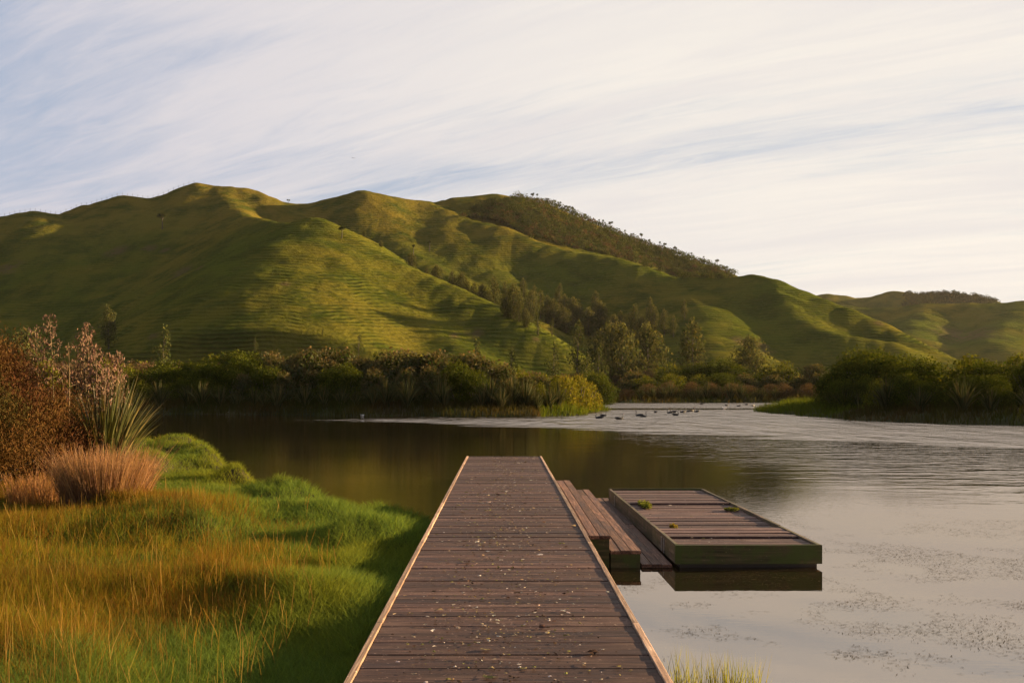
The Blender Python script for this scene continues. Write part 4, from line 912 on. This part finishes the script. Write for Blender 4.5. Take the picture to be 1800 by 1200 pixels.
# floating platform
pf = empty('floating_platform', (2.99, 12.1, 0), R(0.65), 'low floating timber platform with mossy frame and weeds, right of the jetty steps', 'pontoon')
W2 = 0.895; LP = 6.9; T = 0.275
b = Boards(); y = 0.06
gaps = [0.72, 1.72, 4.52, 5.95]; zo = [0.0, 0.016, -0.010, 0.014, -0.006]; 
sect = [0.05] + gaps + [LP - 0.05]
for k in range(len(sect) - 1):
    y = sect[k] + 0.05; e = sect[k + 1] - 0.05; n = max(1, round((e - y) / 0.145)); wdd = (e - y) / n
    for j in range(n): b.box(-W2 + .05, W2 - .05, y + j * wdd + .004, y + (j + 1) * wdd - .004, T - .075, T - 0.022 + zo[k] + random.uniform(-.006, .006), random.uniform(-.03, .03), .006, random.uniform(-.002, .002))
b.build('deck', M_PLAT, pf)
for k, g in enumerate(gaps):
    b = Boards(); b.box(-W2 + .052, W2 - .052, g - .040, g + (.03 if k == 2 else .008), T - .2, T - (-.006 if k == 2 else .06)); b.build('cross_beam', M_PLAT, pf)
b = Boards(); b.box(-W2, W2, 0, .045, 0.05, T + .004); b.build('front_board', M_SIDE, pf)
b = Boards(); b.box(-W2, W2, LP - .045, LP, 0.05, T + .006); b.build('back_board', M_SIDE, pf)
for sg in (-1, 1):
    b = Boards(); x0 = sg * W2 - (0 if sg < 0 else .045); y = 0.047
    for L in (1.7, 2.8, 2.26): b.box(x0, x0 + .045, y, y + L - .004, 0.05, T + .006 + random.uniform(-.004, .006)); y += L
    b.build('side_board', M_SIDEY, pf)
b = Boards()
for k in range(3): b.box(-W2 + .06, W2 - .05, 0.047 + k * 2.28, 2.25 + k * 2.28, -.15, T - .21)
b.build('float', M_POST, pf)
for yy in (0.75, 0.92, 5.9):
    b = Boards(); b.box(-W2 - .012, -W2 - .002, yy, yy + .05, .06, T - .03); b.build('bracket', M_METAL, pf)
def weed(loc, n, rad, h, col, lab):
    root = empty('weed_tuft', loc, 0, lab, 'weed'); r = rad * np.sqrt(RNG.random(n)); a = RNG.random(n) * 6.28
    pos = np.stack([np.cos(a) * r, np.sin(a) * r, RNG.random(n) * h], -1)
    V, f, C = quads(pos, RNG.normal(size=(n, 3)), .014 + .014 * RNG.random(n), vary(col, n, .35, .1)); V[:, 2] = np.maximum(V[:, 2], 0.0)
    npmesh('leaves', V, [f], M_LEAF, root, C)
    m = n // 8; V, f, C = blades(pos[:m] * np.array([1, 1, 0]), np.full(m, h), np.full(m, .006), RNG.random(m) * .5, RNG.random(m) * 6.28, vary(col, m), 2); npmesh('stems', V, [f], M_GRASS, root, C)
    return root
WG = (0.14, 0.16, 0.03)
wa = weed((2.33, 16.35, T - .02), 380, .12, .10, WG, 'leafy green weed sprawling over the left edge of the floating platform'); wa.scale = (0.8, 3.6, .6)
wb = weed((3.62, 15.75, T - .02), 240, .10, .06, (0.10, 0.11, 0.025), 'small low weed tuft near the right edge of the floating platform'); wb.scale = (1.2, 1.1, .7)
wc = weed((2.36, 13.75, T - .02), 90, .06, .05, (0.16, 0.13, 0.03), 'tiny yellowish weed in the gap near the front left of the floating platform'); wc.scale = (1.0, 1.8, 1)

# bark, leaf and droppings litter on the decks
def litter(name, n, xr, yf, z, lab, cols, smin=.004, smax=.022, big=0):
    Vs = []; Fs = []; Cs = []; o = 0
    for i in range(n):
        x = random.gauss(0, .42) if xr is None else random.uniform(*xr)
        if xr is None and abs(x) > .8: continue
        x += .03 if xr is None else 0; y = yf(); s = random.uniform(smin, smax) * (2.0 if random.random() < .06 else 1); a = random.random() * 3.14; k = random.randint(5, 7); zc = z + random.uniform(.004, .012)
        c = vary(random.choice(cols), 1, .3, .08)[0]; asp = random.uniform(.25, .9)
        for q in range(k):
            t = 2 * math.pi * q / k; r = s * random.uniform(.55, 1.2); lx, ly = math.cos(t) * r, math.sin(t) * r * asp
            Vs.append((x + lx * math.cos(a) - ly * math.sin(a), y + lx * math.sin(a) + ly * math.cos(a), zc + random.uniform(0, .45) * s)); Cs.append(c)
        Vs.append((x, y, zc + s * .35)); Cs.append(c)
        Fs += [(o + q, o + (q + 1) % k, o + k) for q in range(k)]; o += k + 1
    return tag(npmesh(name, Vs, [np.array(Fs)], M_LITTER, col=np.array(Cs)), lab, 'litter', kind='stuff')
LC = [(0.28, 0.22, 0.16), (0.20, 0.15, 0.08), (0.08, 0.05, 0.035), (0.15, 0.14, 0.05), (0.36, 0.33, 0.30), (0.03, 0.02, 0.015), (0.05, 0.035, 0.025)]
litter('deck_litter', 3400, None, lambda: 5.0 + 18.6 * random.random() ** 1.15, DZ, 'pale flakes of bark, dry leaves and droppings scattered on the jetty deck', LC)
litter('deck_litter', 260, (2.2, 3.75), lambda: random.uniform(12.3, 18.8), T - .02, 'bits of dry litter scattered on the floating platform', LC, .005, .02)

# floating water weed
def waterweed(n):
    Y = 7.0 + 16 * RNG.random(n * 5) ** 1.3; X = RNG.uniform(0.95, 13, n * 5); m0 = fbm(X * .55 + Y * .4, Y * .9 - X * .3, 4); m1 = fbm(X * 2.1, Y * 2.1, 2)
    dens = np.clip(m0 * 5 + m1 * 2.2 + 0.35, 0, 1) * np.clip((19.5 - Y - 0.10 * X) / 6, 0, 1); edge = (X < 0.58 * Y)
    platf = (X > 1.0) & (X < 4.0) & (Y > 12.0) & (Y < 19.6)
    k = (RNG.random(n * 5) < dens) & edge & ~platf; X, Y = X[k][:n], Y[k][:n]; m = len(X)
    a = RNG.normal(size=m) * .7 + .3; L = .010 + .034 * RNG.random(m) ** 2; wv_ = .0012 + .0022 * RNG.random(m)
    d = np.stack([np.cos(a), np.sin(a), 0 * a], -1); s = np.stack([-np.sin(a), np.cos(a), 0 * a], -1); p = np.stack([X, Y, np.full(m, .004)], -1)
    V = np.stack([p - d * L[:, None], p + s * wv_[:, None], p + d * L[:, None] + s * wv_[:, None] * 2, p - s * wv_[:, None]], 1).reshape(-1, 3)
    return tag(npmesh('floating_weed', V, [np.arange(m * 4).reshape(m, 4)], M_LITTER, col=np.repeat(vary((0.045, 0.036, 0.016), m, .5, .1), 4, 0)), 'dark fragments of weed drifting on the calm water at the right', 'water weed', kind='stuff')
waterweed(34000)

# ---------------------------------------------------------------- birds
def loft(path, n=10):
    """path: (y, z, rx, rz): a continuous body swept tail to bill"""
    P = [Vector((0, p[0], p[1])) for p in path]; V = []; Fa = []
    for i, p in enumerate(P):
        d = (P[min(i + 1, len(P) - 1)] - P[max(i - 1, 0)]).normalized(); up = Vector((1, 0, 0)).cross(d).normalized()
        for k in range(n):
            t = 2 * math.pi * k / n; V.append(p + Vector((1, 0, 0)) * math.cos(t) * path[i][2] + up * math.sin(t) * path[i][3])
    for i in range(len(P) - 1):
        for k in range(n): Fa.append((i * n + k, i * n + (k + 1) % n, (i + 1) * n + (k + 1) % n, (i + 1) * n + k))
    return np.array([tuple(v) for v in V]), np.array(Fa)
def make_swan():
    root = empty('black_swan'); body = [(-.50, .20, .01, .01), (-.42, .19, .08, .04), (-.30, .15, .15, .10), (-.12, .11, .19, .145), (.06, .09, .19, .145), (.20, .09, .15, .12), (.28, .13, .085, .085), (.31, .20, .045, .05), (.31, .30, .032, .034), (.28, .40, .028, .028), (.27, .50, .027, .027), (.29, .575, .028, .028), (.33, .605, .034, .034), (.37, .60, .030, .030), (.40, .59, .014, .014)]
    V, f = loft(body, 12); npmesh('body', V, [f], M_BIRD, root, None, True)
    V, f = loft([(.395, .592, .016, .014), (.43, .58, .013, .010), (.46, .57, .004, .004)], 6); npmesh('beak', V, [f], M_BEAK, root, None, True)
    for s in (-1, 1):
        V, f = loft([(-.46, .22, .008, .01), (-.30, .23, .035, .05), (-.10, .20, .05, .075), (.10, .17, .035, .06), (.18, .15, .01, .02)], 8); V[:, 0] += s * .135; npmesh('wing', V, [f], M_BIRD, root, None, True)
    return root
SW = make_swan(); first = True
SWANS = [(1053, 735, 80, 'swan nearest the tip of the left point'), (1061, 731, -95, 'swan just behind the one nearest the left point'), (1089, 737, -85, 'nearest black swan, side-on with its neck straight up'), (1123, 731, 70, 'swan with its neck low beside another, left of the pair'), (1131, 732.5, -80, 'upright-necked swan, right of the pair'), (1152, 725, 20, 'swan seen end-on in the middle of the flock'), (1177, 726, 100, 'left of two swans close together in the middle of the flock'), (1183, 725, 60, 'right of two swans close together in the middle of the flock'), (1188, 730, -70, 'swan in front of the two close together'), (1200, 725, 110, None), (1208, 724, 60, None), (1217, 723, -60, None), (1224, 724, 90, None),
         (1233, 710.5, 80, None), (1278, 713, -80, None), (1298, 714, 60, None), (1312, 711.5, 100, None), (1324, 713.5, -50, 'larger far swan near the grassy tip of the right bank'), (1341, 716, 80, None), (1347, 712, -90, None)]
for (x, y, a, lab) in SWANS:
    Yd = CZ * F / (y - VY); s = random.uniform(.66, .78)
    o = SW if first else copy_tree(SW); first = False
    o.location = ((x - VX) / F * Yd, Yd, -0.02); o.rotation_euler = (0, 0, R(a)); o.scale = (s, s, s)
    for k in ('label', 'group'):
        if k in o: del o[k]
    tag(o, ('black ' + lab if 'black' not in lab else lab) if lab else ('distant black swan among those right of the middle of the flock' if y > 720 else 'distant black swan on the far bright water in front of the far scrub'), 'swan', 'black swans on the lake')
WH = None
for (x, y, lab) in [(404, 728, 'small white water bird near the dark left shore, left of two'), (419, 728, 'small white water bird near the dark left shore, right of two'), (637, 731.5, 'single white water bird before the flax on the left point'), (1273, 718, 'white bird floating among the far swans')]:
    Yd = CZ * F / (y - VY)
    if WH is None:
        WH = empty('white_gull'); V, f = loft([(-.24, .12, .005, .005), (-.16, .10, .04, .03), (-.04, .07, .075, .065), (.08, .07, .065, .06), (.13, .12, .035, .035), (.15, .17, .035, .035), (.18, .17, .02, .02)], 8); npmesh('body', V, [f], M_WHITE, WH, None, True)
        V, f = loft([(.175, .168, .010, .008), (.22, .16, .002, .002)], 5); npmesh('beak', V, [f], M_BEAK, WH, None, True); o = WH
    else: o = copy_tree(WH)
    o.location = ((x - VX) / F * Yd, Yd, -0.01); o.rotation_euler = (0, 0, R(random.uniform(60, 120))); o.scale = (1.2,) * 3
    for k in ('label', 'group'):
        if k in o: del o[k]
    tag(o, lab, 'bird', 'white water birds')
for (x, y, lab) in [(621, 278, 'tiny dark bird flying in the open sky above the middle hills'), (131, 366, 'tiny dark bird flying just over the left ridge')]:
    p = px(x, y, 250); fb = empty('flying_bird', p, 0.6, lab, 'bird')
    V, f = loft([(-.25, 0, .01, .01), (-.1, 0, .05, .05), (.1, 0, .05, .05), (.24, .02, .01, .01)], 6); npmesh('body', V, [f], M_BIRD, fb, None, True)
    for s in (-1, 1):
        V = np.array([(0.03 * s, .12, .02), (.35 * s, .16, .14), (.72 * s, 0, .02), (.33 * s, -.06, .12), (.03 * s, -.08, .02)], float); V = np.concatenate([V, V - np.array([0, 0, .015])])
        Fq = [[0, 1, 3, 4], [5, 6, 8, 9]]; npmesh('wing', V, [np.array(Fq), np.array([[1, 2, 3], [6, 7, 8]])], M_BIRD, fb)

# evening haze
hm, hnt, hout = newmat('haze_air')
pv = N(hnt, 'ShaderNodeVolumePrincipled'); pv.inputs['Color'].default_value = (0.9, 0.88, 0.84, 1); pv.inputs['Density'].default_value = 0.00003; pv.inputs['Anisotropy'].default_value = 0.3
hnt.links.new(pv.outputs[0], hout.inputs['Volume'])
bx0, bx1, by0, by1, bz0, bz1 = -4100, 4100, -1600, 5100, -2.3, 170
tag(npmesh('haze', [(bx0, by0, bz0), (bx1, by0, bz0), (bx1, by1, bz0), (bx0, by1, bz0), (bx0, by0, bz1), (bx1, by0, bz1), (bx1, by1, bz1), (bx0, by1, bz1)], [[[3, 2, 1, 0], [4, 5, 6, 7], [0, 1, 5, 4], [1, 2, 6, 5], [2, 3, 7, 6], [3, 0, 4, 7]]], hm), 'thin warm evening haze in the air over the lake and hills', 'haze', kind='stuff')
# drop prototypes that were never placed
for o in ALLPROTO:
    if o.name not in used:
        for c in list(o.children_recursive): bpy.data.objects.remove(c)
        bpy.data.objects.remove(o)
